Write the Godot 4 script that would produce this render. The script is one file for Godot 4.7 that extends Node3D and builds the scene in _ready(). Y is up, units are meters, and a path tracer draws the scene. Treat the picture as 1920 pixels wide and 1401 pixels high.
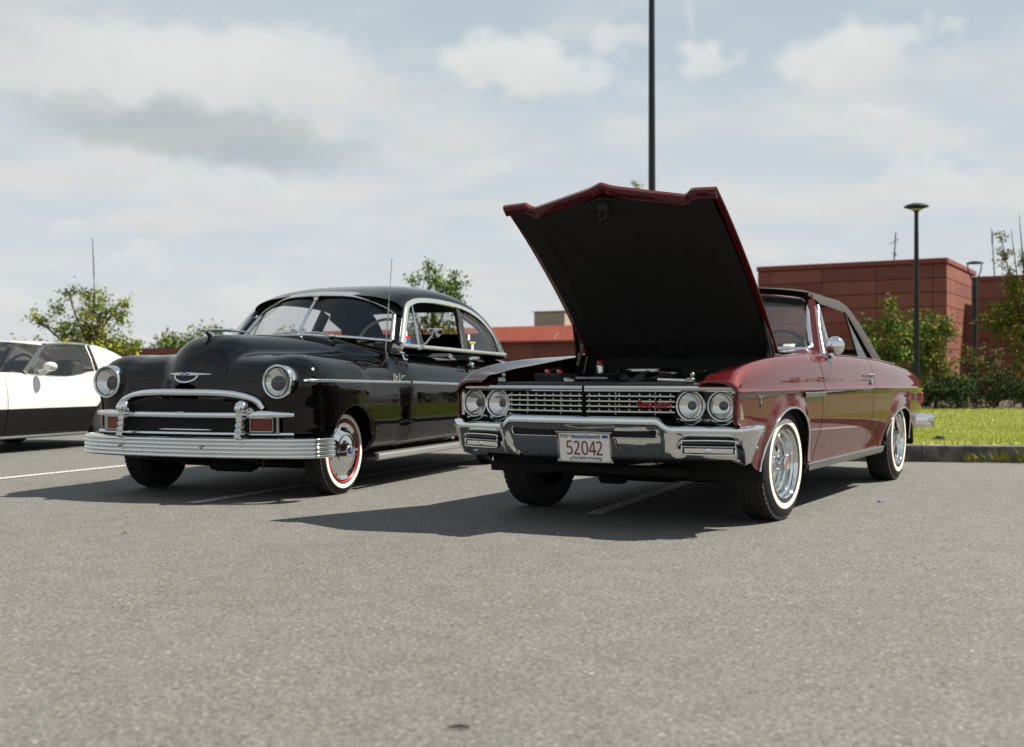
extends Node3D
# Three classic cars parked on an asphalt lot under a bright, thinly clouded sky.

var M := {}
var taken := {}
const SUN := Vector3(0.5896, 0.8017, -0.098)


# ---------------------------------------------------------------- mesh building
class MB:
	var v := PackedVector3Array()
	var n := PackedVector3Array()
	var uv := PackedVector2Array()
	var c := PackedColorArray()
	var ix := PackedInt32Array()
	var t := Transform3D.IDENTITY

	func grid(rows: Array, rc := [], cc := [], closed := false) -> void:
		var rb: Array = [0] + rc + [rows.size() - 1]
		var cb: Array = [0] + cc + [rows[0].size() - 1]
		for a in rb.size() - 1:
			for b in cb.size() - 1:
				patch(rows, rb[a], rb[a + 1], cb[b], cb[b + 1], closed and cc.is_empty())

	func patch(rows: Array, r0: int, r1: int, c0: int, c1: int, closed: bool) -> void:
		var base := v.size()
		var w := c1 - c0 + 1
		var det := t.basis.determinant()
		for r in range(r0, r1 + 1):
			for q in range(c0, c1 + 1):
				var p: Vector3 = rows[r][q]
				var qa := q - 1
				var qb := q + 1
				if closed:
					if qa < c0: qa = c1 - 1
					if qb > c1: qb = c0 + 1
				else:
					qa = maxi(qa, c0)
					qb = mini(qb, c1)
				var ra := maxi(r - 1, r0)
				var rb := mini(r + 1, r1)
				var ru: Vector3 = rows[rb][q] - rows[ra][q]
				var cu: Vector3 = rows[r][qb] - rows[r][qa]
				if cu.length_squared() < 1e-12:
					var r2 := rb if rb != r else ra
					cu = rows[r2][qb] - rows[r2][qa]
				if ru.length_squared() < 1e-12:
					var q2 := qb if qb != q else qa
					ru = rows[rb][q2] - rows[ra][q2]
				var nn := cu.cross(ru)
				if nn.length_squared() < 1e-20: nn = Vector3.UP
				v.append(t * p)
				n.append((t.basis * nn).normalized())
				uv.append(Vector2(float(q - c0) / maxi(1, w - 1), float(r - r0) / maxi(1, r1 - r0)))
		for r in r1 - r0:
			for q in w - 1:
				var a := base + r * w + q
				if det > 0.0:
					ix.append_array(PackedInt32Array([a, a + w, a + 1, a + 1, a + w, a + w + 1]))
				else:
					ix.append_array(PackedInt32Array([a, a + 1, a + w, a + 1, a + w + 1, a + w]))

	func tri(a: Vector3, b: Vector3, d: Vector3) -> void:   # flat, clockwise seen from its front
		var base := v.size()
		var nn := (t.basis * (d - a).cross(b - a)).normalized()
		for p in [a, b, d]:
			v.append(t * p)
			n.append(nn)
			uv.append(Vector2.ZERO)
		if t.basis.determinant() > 0.0:
			ix.append_array(PackedInt32Array([base, base + 1, base + 2]))
		else:
			ix.append_array(PackedInt32Array([base, base + 2, base + 1]))

	func quad(a: Vector3, b: Vector3, d: Vector3, e: Vector3) -> void:   # a b along, then e below a, d below b
		grid([PackedVector3Array([a, b]), PackedVector3Array([e, d])])

	# a body of revolution: prof holds (radius, height along the axis), axis = local x of xf
	func lathe(prof: Array, xf := Transform3D.IDENTITY, segs := 32, rc := [], a0 := 0.0, a1 := TAU) -> void:
		var rows := []
		for p in prof:
			var row := PackedVector3Array()
			for k in segs + 1:
				var a := lerpf(a0, a1, float(k) / segs)
				row.append(xf * Vector3(p.y, p.x * cos(a), p.x * sin(a)))
			rows.append(row)
		grid(rows, rc, [], absf(a1 - a0 - TAU) < 1e-5)

	func ball(o: Vector3, r: Vector3, segs := 16) -> void:
		var prof := []
		for k in segs / 2 + 1:
			var a := PI * k / (segs / 2)
			prof.append(Vector2(sin(a), -cos(a)))
		lathe(prof, Transform3D(Basis(Vector3(r.x, 0, 0), Vector3(0, r.y, 0), Vector3(0, 0, r.z)), o), segs)

	# a round bar along a path; r is a number or one number per point
	func tube(path: Array, r, segs := 8, closed := false, squash := 1.0, up := Vector3.UP) -> void:
		var rows := []
		var m := path.size()
		for i in m:
			var pa: Vector3 = path[(i - 1 + m) % m] if closed else path[maxi(i - 1, 0)]
			var pb: Vector3 = path[(i + 1) % m] if closed else path[mini(i + 1, m - 1)]
			var d := (pb - pa).normalized()
			var s := d.cross(up)
			if s.length_squared() < 1e-4: s = d.cross(Vector3(0.3, 0.1, 1))
			s = s.normalized()
			var u := s.cross(d).normalized()
			var rad: float = r[i] if r is Array else r
			var row := PackedVector3Array()
			for k in segs + 1:
				var a := TAU * k / segs
				row.append(path[i] + s * cos(a) * rad + u * sin(a) * rad * squash)
			rows.append(row)
		if closed: rows.append(rows[0])
		grid(rows, [], [], true)
		if not closed:
			for e in [0, m - 1]:
				var ring: PackedVector3Array = rows[e]
				var mid := PackedVector3Array()
				for k in segs + 1: mid.append(path[e])
				grid([mid, ring] if e == 0 else [ring, mid])

	# a bar of any profile (side, up) along a path, every corner of the profile sharp unless smooth
	func sweep(path: Array, prof: Array, up := Vector3.UP, smooth := false, cap := true) -> void:
		var rows := []
		var m := path.size()
		for q in prof.size(): rows.append(PackedVector3Array())
		for i in m:
			var d: Vector3 = (path[mini(i + 1, m - 1)] - path[maxi(i - 1, 0)]).normalized()
			var s := d.cross(up).normalized()
			var u := s.cross(d).normalized()
			for q in prof.size():
				rows[q].append(path[i] + s * prof[q].x + u * prof[q].y)
		var rc := []
		if not smooth:
			for q in range(1, prof.size() - 1): rc.append(q)
		grid(rows, rc)
		if cap:
			for e in [0, m - 1]:
				var o := Vector3.ZERO
				for q in prof.size(): o += rows[q][e]
				o /= prof.size()
				for q in prof.size() - 1:
					if e == 0: tri(o, rows[q + 1][e], rows[q][e])
					else: tri(o, rows[q][e], rows[q + 1][e])

	# a box with chamfered edges
	func box(o: Vector3, s: Vector3, bev := 0.004, b := Basis.IDENTITY) -> void:
		var h := s * 0.5
		bev = minf(bev, minf(h.x, minf(h.y, h.z)) * 0.9)
		var P := func(x: float, y: float, z: float) -> Vector3: return o + b * Vector3(x, y, z)
		var hi := h - Vector3(bev, bev, bev)
		for ax in 3:
			for sg in [-1.0, 1.0]:
				var i: int = (ax + 1) % 3
				var j: int = (ax + 2) % 3
				var pts := []
				for k in [[-1, -1], [1, -1], [1, 1], [-1, 1]]:
					var w := Vector3.ZERO
					w[ax] = sg * h[ax]
					w[i] = k[0] * hi[i] * sg
					w[j] = k[1] * hi[j]
					pts.append(o + b * w)
				tri(pts[0], pts[2], pts[1])
				tri(pts[0], pts[3], pts[2])
				# one chamfer strip per edge of this pair of axes
				for sj in [-1.0, 1.0]:
					var e := []
					for k in [-1.0, 1.0]:
						var w1 := Vector3.ZERO
						w1[ax] = sg * h[ax]; w1[i] = sj * hi[i]; w1[j] = k * hi[j]
						var w2 := Vector3.ZERO
						w2[ax] = sg * hi[ax]; w2[i] = sj * h[i]; w2[j] = k * hi[j]
						e.append(o + b * w1)
						e.append(o + b * w2)
					if sg * sj > 0:
						tri(e[0], e[2], e[1]); tri(e[1], e[2], e[3])
					else:
						tri(e[0], e[1], e[2]); tri(e[1], e[3], e[2])
		for sx in [-1.0, 1.0]:
			for sy in [-1.0, 1.0]:
				for sz in [-1.0, 1.0]:
					var q0: Vector3 = P.call(sx * h.x, sy * hi.y, sz * hi.z)
					var q1: Vector3 = P.call(sx * hi.x, sy * h.y, sz * hi.z)
					var q2: Vector3 = P.call(sx * hi.x, sy * hi.y, sz * h.z)
					if sx * sy * sz > 0: tri(q0, q2, q1)
					else: tri(q0, q1, q2)

	# a flat outline in x,y of xf with thickness d towards +z
	func plate(pts: Array, d: float, xf := Transform3D.IDENTITY) -> void:
		var pp := PackedVector2Array(pts)
		if not Geometry2D.is_polygon_clockwise(pp): pp.reverse()
		var id := Geometry2D.triangulate_polygon(pp)
		for k in id.size() / 3:
			var a := pp[id[k * 3]]
			var b := pp[id[k * 3 + 1]]
			var e := pp[id[k * 3 + 2]]
			if (b - a).cross(e - a) > 0:
				var s := b
				b = e
				e = s
			tri(xf * Vector3(a.x, a.y, d), xf * Vector3(b.x, b.y, d), xf * Vector3(e.x, e.y, d))
			tri(xf * Vector3(a.x, a.y, 0), xf * Vector3(e.x, e.y, 0), xf * Vector3(b.x, b.y, 0))
		for k in pp.size():
			var a := pp[k]
			var b := pp[(k + 1) % pp.size()]
			tri(xf * Vector3(a.x, a.y, d), xf * Vector3(a.x, a.y, 0), xf * Vector3(b.x, b.y, d))
			tri(xf * Vector3(b.x, b.y, d), xf * Vector3(a.x, a.y, 0), xf * Vector3(b.x, b.y, 0))

	func mesh() -> ArrayMesh:
		var am := ArrayMesh.new()
		var a := []
		a.resize(Mesh.ARRAY_MAX)
		a[Mesh.ARRAY_VERTEX] = v
		a[Mesh.ARRAY_NORMAL] = n
		if uv.size() == v.size(): a[Mesh.ARRAY_TEX_UV] = uv
		if c.size() == v.size(): a[Mesh.ARRAY_COLOR] = c
		a[Mesh.ARRAY_INDEX] = ix
		am.add_surface_from_arrays(Mesh.PRIMITIVE_TRIANGLES, a)
		return am


const MX := Transform3D(Basis(Vector3(-1, 0, 0), Vector3(0, 1, 0), Vector3(0, 0, 1)), Vector3.ZERO)


func mb(side := 1.0) -> MB:
	var b := MB.new()
	if side < 0.0: b.t = MX
	return b


# smooth curve through keys (x, y); x rising
func cv(k: Array, x: float) -> float:
	var m := k.size()
	if x <= k[0].x: return k[0].y
	if x >= k[m - 1].x: return k[m - 1].y
	var i := 0
	while x > k[i + 1].x: i += 1
	var h: float = k[i + 1].x - k[i].x
	var t: float = (x - k[i].x) / h
	var d: float = (k[i + 1].y - k[i].y) / h
	var da: float = d if i == 0 else (k[i + 1].y - k[i - 1].y) / (k[i + 1].x - k[i - 1].x)
	var db: float = d if i + 2 >= m else (k[i + 2].y - k[i].y) / (k[i + 2].x - k[i].x)
	var t2 := t * t
	var t3 := t2 * t
	return (2 * t3 - 3 * t2 + 1) * k[i].y + (t3 - 2 * t2 + t) * h * da + (-2 * t3 + 3 * t2) * k[i + 1].y + (t3 - t2) * h * db


func spline(pts: Array, per := 6, closed := false) -> Array:
	var out := []
	var m := pts.size()
	for i in (m if closed else m - 1):
		var p0: Vector3 = pts[(i - 1 + m) % m] if closed else pts[maxi(i - 1, 0)]
		var p1: Vector3 = pts[i]
		var p2: Vector3 = pts[(i + 1) % m]
		var p3: Vector3 = pts[(i + 2) % m] if closed else pts[mini(i + 2, m - 1)]
		for k in per:
			out.append(p1.cubic_interpolate(p2, p0, p3, float(k) / per))
	if not closed: out.append(pts[m - 1])
	return out


func ring(o: Vector3, r: float, b: Basis, segs := 32) -> Array:   # a circle in the local y,z of b
	var out := []
	for k in segs:
		var a := TAU * k / segs
		out.append(o + b * Vector3(0, cos(a) * r, sin(a) * r))
	return out


# ---------------------------------------------------------------- objects
func numbered(called: String) -> String:
	var k: int = taken.get(called, 0)
	taken[called] = k + 1
	return called if k == 0 else "%s_%03d" % [called, k]


func thing(called: String, label: String, category: String, at := Vector3.ZERO, turn := 0.0, group := "") -> Node3D:
	var o := Node3D.new()
	o.name = numbered(called)
	add_child(o)
	o.position = at
	o.rotation.y = turn
	tag(o, label, category, group)
	return o


func tag(o: Node, label: String, category: String, group := "") -> void:
	o.set_meta("label", label)
	o.set_meta("category", category)
	if group: o.set_meta("group", group)


func part(called: String, b, m: Material, parent: Node) -> MeshInstance3D:
	var o := MeshInstance3D.new()
	o.name = called
	o.mesh = b.mesh() if b is MB else b
	o.material_override = m
	parent.add_child(o, true)
	return o


func alone(called: String, b, m: Material, label: String, category: String, group := "") -> MeshInstance3D:
	var o := part(numbered(called), b, m, self)
	tag(o, label, category, group)
	return o


func struct(called: String, b, m: Material) -> MeshInstance3D:
	var o := part(numbered(called), b, m, self)
	o.set_meta("kind", "structure")
	return o


func words(called: String, s: String, width: float, height: float, m: Material, parent: Node, xf: Transform3D, font := "Droid Sans", bold := false, italic := false) -> MeshInstance3D:
	var f := SystemFont.new()
	f.font_names = PackedStringArray([font])
	f.font_weight = 700 if bold else 400
	f.font_italic = italic
	var tm := TextMesh.new()
	tm.font = f
	tm.text = s
	tm.font_size = 32
	tm.pixel_size = 0.01
	tm.depth = 0.02
	tm.curve_step = 3.0
	var bx := tm.get_aabb()
	var o := MeshInstance3D.new()
	o.name = called
	o.mesh = tm
	o.material_override = m
	parent.add_child(o, true)
	var sx := width / maxf(bx.size.x, 0.001)
	var sy := height / maxf(bx.size.y, 0.001)
	var mid := bx.get_center()
	o.transform = xf * Transform3D(Basis(Vector3(sx, 0, 0), Vector3(0, sy, 0), Vector3(0, 0, 0.1)), Vector3(-mid.x * sx, -mid.y * sy, 0.001))
	return o


# ---------------------------------------------------------------- materials
func mat(rgb: Color, rough := 0.6, metal := 0.0, coat := -1.0) -> StandardMaterial3D:
	var m := StandardMaterial3D.new()
	m.albedo_color = rgb
	m.roughness = rough
	m.metallic = metal
	if coat >= 0.0:
		m.clearcoat_enabled = true
		m.clearcoat = 1.0
		m.clearcoat_roughness = coat
	return m


func glass(rgb: Color, a: float) -> StandardMaterial3D:
	var m := mat(Color(rgb, a), 0.02)
	m.transparency = BaseMaterial3D.TRANSPARENCY_ALPHA
	return m


func noise_image(size: int, freq: float, seed_: int, octaves := 4, type := FastNoiseLite.TYPE_SIMPLEX_SMOOTH) -> Image:
	var f := FastNoiseLite.new()
	f.noise_type = type
	f.frequency = freq
	f.seed = seed_
	f.fractal_octaves = octaves
	return f.get_seamless_image(size, size)


func tex(im: Image) -> ImageTexture:
	im.generate_mipmaps()
	return ImageTexture.create_from_image(im)


# a tileable image whose colour runs between two tones with one noise
func toned(size: int, a: Color, b: Color, freq: float, seed_: int, octaves := 5) -> ImageTexture:
	var src := noise_image(size, freq, seed_, octaves)
	var im := Image.create(size, size, false, Image.FORMAT_RGB8)
	for y in size:
		for x in size:
			im.set_pixel(x, y, a.lerp(b, src.get_pixel(x, y).r))
	return tex(im)


func tri(m: StandardMaterial3D, scale: float, world := true) -> StandardMaterial3D:
	m.uv1_triplanar = true
	m.uv1_world_triplanar = world
	m.uv1_scale = Vector3.ONE * scale
	return m


func asphalt_image(size: int) -> Array:
	var rng := RandomNumberGenerator.new()
	rng.seed = 11
	var im := Image.create(size, size, false, Image.FORMAT_RGB8)
	var hm := Image.create(size, size, false, Image.FORMAT_R8)
	var soft := noise_image(size, 0.012, 5, 3)
	var fine := noise_image(size, 0.09, 9, 2)
	for y in size:
		for x in size:
			var k := 0.345 + (soft.get_pixel(x, y).r - 0.5) * 0.05 + (fine.get_pixel(x, y).r - 0.5) * 0.16 + rng.randf_range(-0.035, 0.035)
			im.set_pixel(x, y, Color(k * 1.006, k * 1.0, k * 0.975))
			hm.set_pixel(x, y, Color(fine.get_pixel(x, y).r * 0.5, 0, 0))
	# stones of the aggregate: pale, warm and dark grains of different sizes
	for s in 21000:
		var r := rng.randf_range(0.8, 2.2)
		if rng.randf() < 0.03: r *= 1.7
		var cx := rng.randi() % size
		var cy := rng.randi() % size
		var roll := rng.randf()
		var k := 0.0
		if roll < 0.36: k = rng.randf_range(0.20, 0.28)
		elif roll < 0.95: k = rng.randf_range(0.36, 0.47)
		else: k = rng.randf_range(0.50, 0.62)
		var w := rng.randf_range(-0.02, 0.045)
		var col := Color(k + w, k + w * 0.3, k - w * 0.8)
		var rise := rng.randf_range(0.55, 1.0)
		var q := int(ceil(r))
		for dy in range(-q, q + 1):
			for dx in range(-q, q + 1):
				var d := sqrt(dx * dx + dy * dy) / r
				if d <= 1.0:
					var px := posmod(cx + dx, size)
					var py := posmod(cy + dy, size)
					im.set_pixel(px, py, im.get_pixel(px, py).lerp(col, 0.85))
					hm.set_pixel(px, py, Color(rise * (1.0 - d * d * 0.5), 0, 0))
	return [tex(im), tex(hm)]


func materials() -> void:
	M.paint_red = mat(Color(0.30, 0.008, 0.024), 0.58, 0.40, 0.015)
	M.paint_red.metallic_specular = 0.25
	M.paint_black = mat(Color(0.012, 0.012, 0.014), 0.5, 0.0, 0.015)
	M.paint_black.metallic_specular = 0.0
	M.paint_black.clearcoat = 0.85
	M.paint_silver = mat(Color(0.74, 0.75, 0.76), 0.22, 0.9)
	M.paint_white = mat(Color(0.80, 0.80, 0.79), 0.35, 0.0, 0.03)
	M.chrome = mat(Color(0.86, 0.87, 0.87), 0.05, 1.0)
	M.steel = mat(Color(0.62, 0.62, 0.60), 0.28, 1.0)
	M.dark = mat(Color(0.07, 0.07, 0.07), 0.75)
	M.satin = mat(Color(0.09, 0.09, 0.092), 0.4)
	M.pit = mat(Color(0.045, 0.045, 0.045), 0.9)
	M.rubber = mat(Color(0.115, 0.113, 0.11), 0.78)
	M.wall = mat(Color(0.88, 0.86, 0.81), 0.6)
	M.wheel_red = mat(Color(0.62, 0.07, 0.05), 0.3, 0.0, 0.05)
	M.cap_red = mat(Color(0.70, 0.05, 0.07), 0.25, 0.0, 0.05)
	M.top = tri(mat(Color(1, 1, 1), 0.9), 9.0, false)
	M.top.albedo_texture = toned(256, Color(0.105, 0.104, 0.102), Color(0.17, 0.165, 0.16), 0.06, 3)
	M.top.heightmap_enabled = true
	M.top.heightmap_texture = tex(noise_image(256, 0.2, 21, 2))
	M.top.heightmap_scale = 0.15
	M.pane = glass(Color(0.05, 0.07, 0.07), 0.06)
	M.tint = glass(Color(0.035, 0.065, 0.070), 0.28)
	M.smoked = glass(Color(0.025, 0.035, 0.035), 0.62)
	M.dusty = glass(Color(0.30, 0.36, 0.37), 0.17)
	M.vinyl_pane = mat(Color(0.62, 0.63, 0.62), 0.18)
	M.vinyl_pane.backlight_enabled = true
	M.vinyl_pane.backlight = Color(0.62, 0.64, 0.63)
	M.lens = glass(Color(0.5, 0.52, 0.52), 0.10)
	M.lens.roughness = 0.06
	M.lens.heightmap_enabled = true
	M.lens.heightmap_texture = tex(flutes())
	M.lens.heightmap_scale = 0.12
	M.bowl = mat(Color(0.90, 0.90, 0.89), 0.13, 1.0)
	M.amber = mat(Color(0.40, 0.11, 0.025), 0.35)
	M.white_trim = mat(Color(0.83, 0.83, 0.82), 0.18, 0.85)
	M.plate_white = mat(Color(0.86, 0.85, 0.83), 0.35)
	M.ink_red = mat(Color(0.42, 0.06, 0.08), 0.5)
	M.ink_blue = mat(Color(0.05, 0.32, 0.55), 0.5)
	M.letter_red = mat(Color(0.62, 0.12, 0.08), 0.35)
	M.paper = mat(Color(0.85, 0.85, 0.83), 0.6)
	M.yellow = mat(Color(0.85, 0.65, 0.2), 0.6)
	M.ivory = mat(Color(0.72, 0.72, 0.66), 0.3)
	M.seat = mat(Color(0.20, 0.20, 0.205), 0.7)
	M.seat_light = mat(Color(0.55, 0.54, 0.52), 0.6)
	M.seat_red = mat(Color(0.22, 0.04, 0.05), 0.55)
	M.post = mat(Color(0.075, 0.09, 0.085), 0.45, 0.2)
	M.lamp_glass = mat(Color(0.80, 0.76, 0.64), 0.3)
	M.bark = tri(mat(Color(1, 1, 1), 0.95), 3.0)
	M.bark.albedo_texture = toned(128, Color(0.20, 0.16, 0.12), Color(0.36, 0.31, 0.25), 0.05, 8)
	M.line = tri(mat(Color(1, 1, 1), 0.8), 1.3)
	M.line.albedo_texture = line_image()
	M.kerb = tri(mat(Color(1, 1, 1), 0.9), 0.8)
	M.kerb.albedo_texture = toned(256, Color(0.22, 0.22, 0.21), Color(0.52, 0.51, 0.48), 0.02, 31)
	M.kerb.heightmap_enabled = true
	M.kerb.heightmap_texture = tex(noise_image(256, 0.08, 4, 4))
	M.kerb.heightmap_scale = 0.6
	var aa := asphalt_image(1024)
	M.asphalt = tri(mat(Color(1, 1, 1), 0.88), 0.42)
	M.asphalt.albedo_texture = aa[0]
	M.asphalt.heightmap_enabled = true
	M.asphalt.heightmap_texture = aa[1]
	M.asphalt.heightmap_scale = 0.3
	M.asphalt.vertex_color_use_as_albedo = true
	M.soil = tri(mat(Color(1, 1, 1), 0.95), 0.7)
	M.soil.albedo_texture = toned(256, Color(0.17, 0.12, 0.09), Color(0.36, 0.28, 0.22), 0.05, 12)
	M.lawn = tri(mat(Color(1, 1, 1), 0.95), 0.9)
	M.lawn.albedo_texture = toned(256, Color(0.20, 0.26, 0.08), Color(0.34, 0.40, 0.13), 0.03, 13)
	for k in [["clad_a", Color(0.42, 0.23, 0.170), Color(0.49, 0.285, 0.215)], ["clad_b", Color(0.385, 0.20, 0.150), Color(0.445, 0.245, 0.185)], ["clad_c", Color(0.44, 0.245, 0.180), Color(0.51, 0.30, 0.225)], ["clad_trim", Color(0.42, 0.185, 0.135), Color(0.48, 0.23, 0.17)], ["clad_orange", Color(0.47, 0.20, 0.135), Color(0.53, 0.245, 0.17)]]:
		var m: StandardMaterial3D = tri(mat(Color(1, 1, 1), 0.75), 0.35)
		m.albedo_texture = toned(128, k[1], k[2], 0.025, 40 + M.size())
		M[k[0]] = m
	M.joint = mat(Color(0.22, 0.125, 0.095), 0.9)
	M.beige = mat(Color(0.62, 0.57, 0.50), 0.8)
	M.leaf_dry = leafy(Color(0.30, 0.20, 0.05))
	M.grass = leafy(Color(1, 1, 1))
	M.grass.vertex_color_use_as_albedo = true
	M.leaf = leafy(Color(1, 1, 1))
	M.leaf.vertex_color_use_as_albedo = true


func leafy(k: Color) -> StandardMaterial3D:
	var m := mat(k, 0.75)
	m.metallic_specular = 0.25
	m.cull_mode = BaseMaterial3D.CULL_DISABLED
	m.backlight_enabled = true
	m.backlight = Color(0.32, 0.38, 0.08)
	return m


func flutes() -> Image:   # the moulded ribs of a headlamp lens
	var im := Image.create(128, 128, false, Image.FORMAT_R8)
	for y in 128:
		for x in 128:
			im.set_pixel(x, y, Color(0.5 + 0.35 * sin(x * TAU / 10.0) + 0.15 * sin(y * TAU / 42.0), 0, 0))
	return im


func line_image() -> ImageTexture:   # worn road paint
	var src := noise_image(512, 0.05, 77, 5)
	var im := Image.create(512, 512, false, Image.FORMAT_RGB8)
	for y in 512:
		for x in 512:
			var k := smoothstep(0.22, 0.5, src.get_pixel(x, y).r)
			im.set_pixel(x, y, Color(0.40, 0.39, 0.37).lerp(Color(0.70, 0.70, 0.69), k))
	return tex(im)


# ---------------------------------------------------------------- wheels
func tyre_meshes(R: float, W: float, wo: float, wi: float, ri: float) -> Array:
	# outer face at x = 0, tyre runs to x = -W
	var s := mb()
	s.lathe([Vector2(ri, -0.012), Vector2(ri + 0.012, -0.004), Vector2(wi, 0.001)], Transform3D.IDENTITY, 48)
	s.lathe([Vector2(wo, 0.0015), Vector2(wo + (R - wo) * 0.35, -0.006), Vector2(R - 0.018, -0.020), Vector2(R - 0.006, -0.033)], Transform3D.IDENTITY, 48)
	var g := [Vector2(R - 0.006, -0.033)]
	var n := 5
	for k in n:   # grooves that run round the tread
		var x0 := -0.038 - (W - 0.076) * k / n
		var x1 := -0.038 - (W - 0.076) * (k + 1) / n
		g.append_array([Vector2(R, x0), Vector2(R, x1 + 0.006), Vector2(R - 0.007, x1 + 0.0045), Vector2(R - 0.007, x1 + 0.0015)])
	g.append_array([Vector2(R - 0.006, -W + 0.033), Vector2(R - 0.05, -W + 0.004), Vector2(ri, -W + 0.012)])
	var rc := []
	for k in range(1, g.size() - 1): rc.append(k)
	s.lathe(g, Transform3D.IDENTITY, 48, rc)
	for k in 54:   # shoulder blocks
		var a := TAU * k / 54.0
		var b := Basis(Vector3.RIGHT, a)
		for sx in [-0.030, -W + 0.030]:
			s.box(b * Vector3(0, R - 0.0135, 0) + Vector3(sx, 0, 0), Vector3(0.024, 0.022, R * TAU / 54.0 * 0.84), 0.003, b)
	var w := mb()
	w.lathe([Vector2(wi, 0.001), Vector2(wi + 0.003, 0.0035), Vector2(wo - 0.003, 0.0038), Vector2(wo, 0.0015)], Transform3D.IDENTITY, 48)
	return [s, w]


# chrome road wheel with five spokes; outer face at x = 0, the axle along x
func sport_wheel(parent: Node, at: Vector3, side: float, turn: float, steer: float) -> void:
	var o := Node3D.new()
	o.name = "wheel"
	parent.add_child(o, true)
	o.position = at
	o.basis = Basis(Vector3.UP, steer + (0.0 if side > 0 else PI)) * Basis(Vector3.RIGHT, turn)
	if not sport:
		var tm := tyre_meshes(0.319, 0.200, 0.253, 0.222, 0.188)
		sport = {"tyre": tm[0].mesh(), "wall": tm[1].mesh()}
		var r := mb()
		r.lathe([Vector2(0.198, -0.016), Vector2(0.200, -0.004), Vector2(0.195, 0.001), Vector2(0.188, -0.006), Vector2(0.184, -0.024), Vector2(0.172, -0.030), Vector2(0.168, -0.034), Vector2(0.164, -0.058), Vector2(0.152, -0.064), Vector2(0.148, -0.085)], Transform3D.IDENTITY, 64, [2, 4, 5, 7, 8])
		r.lathe([Vector2(0.150, -0.085), Vector2(0.140, -0.074), Vector2(0.132, -0.088)], Transform3D.IDENTITY, 64, [1])
		sport.rim = r.mesh()
		var d := mb()
		d.lathe([Vector2(0.150, -0.10), Vector2(0.04, -0.094), Vector2(0.0, -0.094)], Transform3D.IDENTITY, 40)
		sport.back = d.mesh()
		var p := mb()
		for k in 5:
			var b := Basis(Vector3.RIGHT, TAU * k / 5)
			var rows := []
			for q in 5:
				var f := q / 4.0
				var rr := lerpf(0.142, 0.040, f)
				var hw := lerpf(0.034, 0.020, f)
				var x := -0.072 + 0.020 * sin(f * PI * 0.5) - 0.004
				rows.append(PackedVector3Array([b * Vector3(x - 0.02, rr, -hw), b * Vector3(x - 0.004, rr, -hw), b * Vector3(x + 0.006, rr, -hw * 0.55), b * Vector3(x + 0.006, rr, hw * 0.55), b * Vector3(x - 0.004, rr, hw), b * Vector3(x - 0.02, rr, hw)]))
			p.grid(rows, [], [1, 2, 3, 4])
		sport.spoke = p.mesh()
		var h := mb()
		h.lathe([Vector2(0.052, -0.062), Vector2(0.046, -0.052), Vector2(0.042, -0.050), Vector2(0.041, -0.030), Vector2(0.043, -0.026), Vector2(0.041, -0.020), Vector2(0.041, 0.004), Vector2(0.036, 0.010), Vector2(0.027, 0.010), Vector2(0.024, -0.002), Vector2(0.0, -0.002)], Transform3D.IDENTITY, 32, [2, 4, 5, 6])
		for k in 5:
			var a := TAU * (k + 0.5) / 5
			h.lathe([Vector2(0.011, -0.07), Vector2(0.011, -0.048), Vector2(0.007, -0.042), Vector2(0.0, -0.041)], Transform3D(Basis.IDENTITY, Vector3(0, cos(a) * 0.062, sin(a) * 0.062)), 10, [1])
		sport.hub = h.mesh()
		var c := mb()
		c.lathe([Vector2(0.024, 0.0), Vector2(0.021, 0.004), Vector2(0.0, 0.006)], Transform3D.IDENTITY, 24)
		sport.cap = c.mesh()
	part("tyre", sport.tyre, M.rubber, o)
	part("whitewall", sport.wall, M.wall, o)
	part("rim", sport.rim, M.chrome, o)
	part("brake_disc", sport.back, M.pit, o)
	part("spokes", sport.spoke, M.chrome, o)
	part("hub", sport.hub, M.chrome, o)
	part("hub_cap", sport.cap, M.cap_red, o)


var sport := {}
var disc := {}


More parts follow.
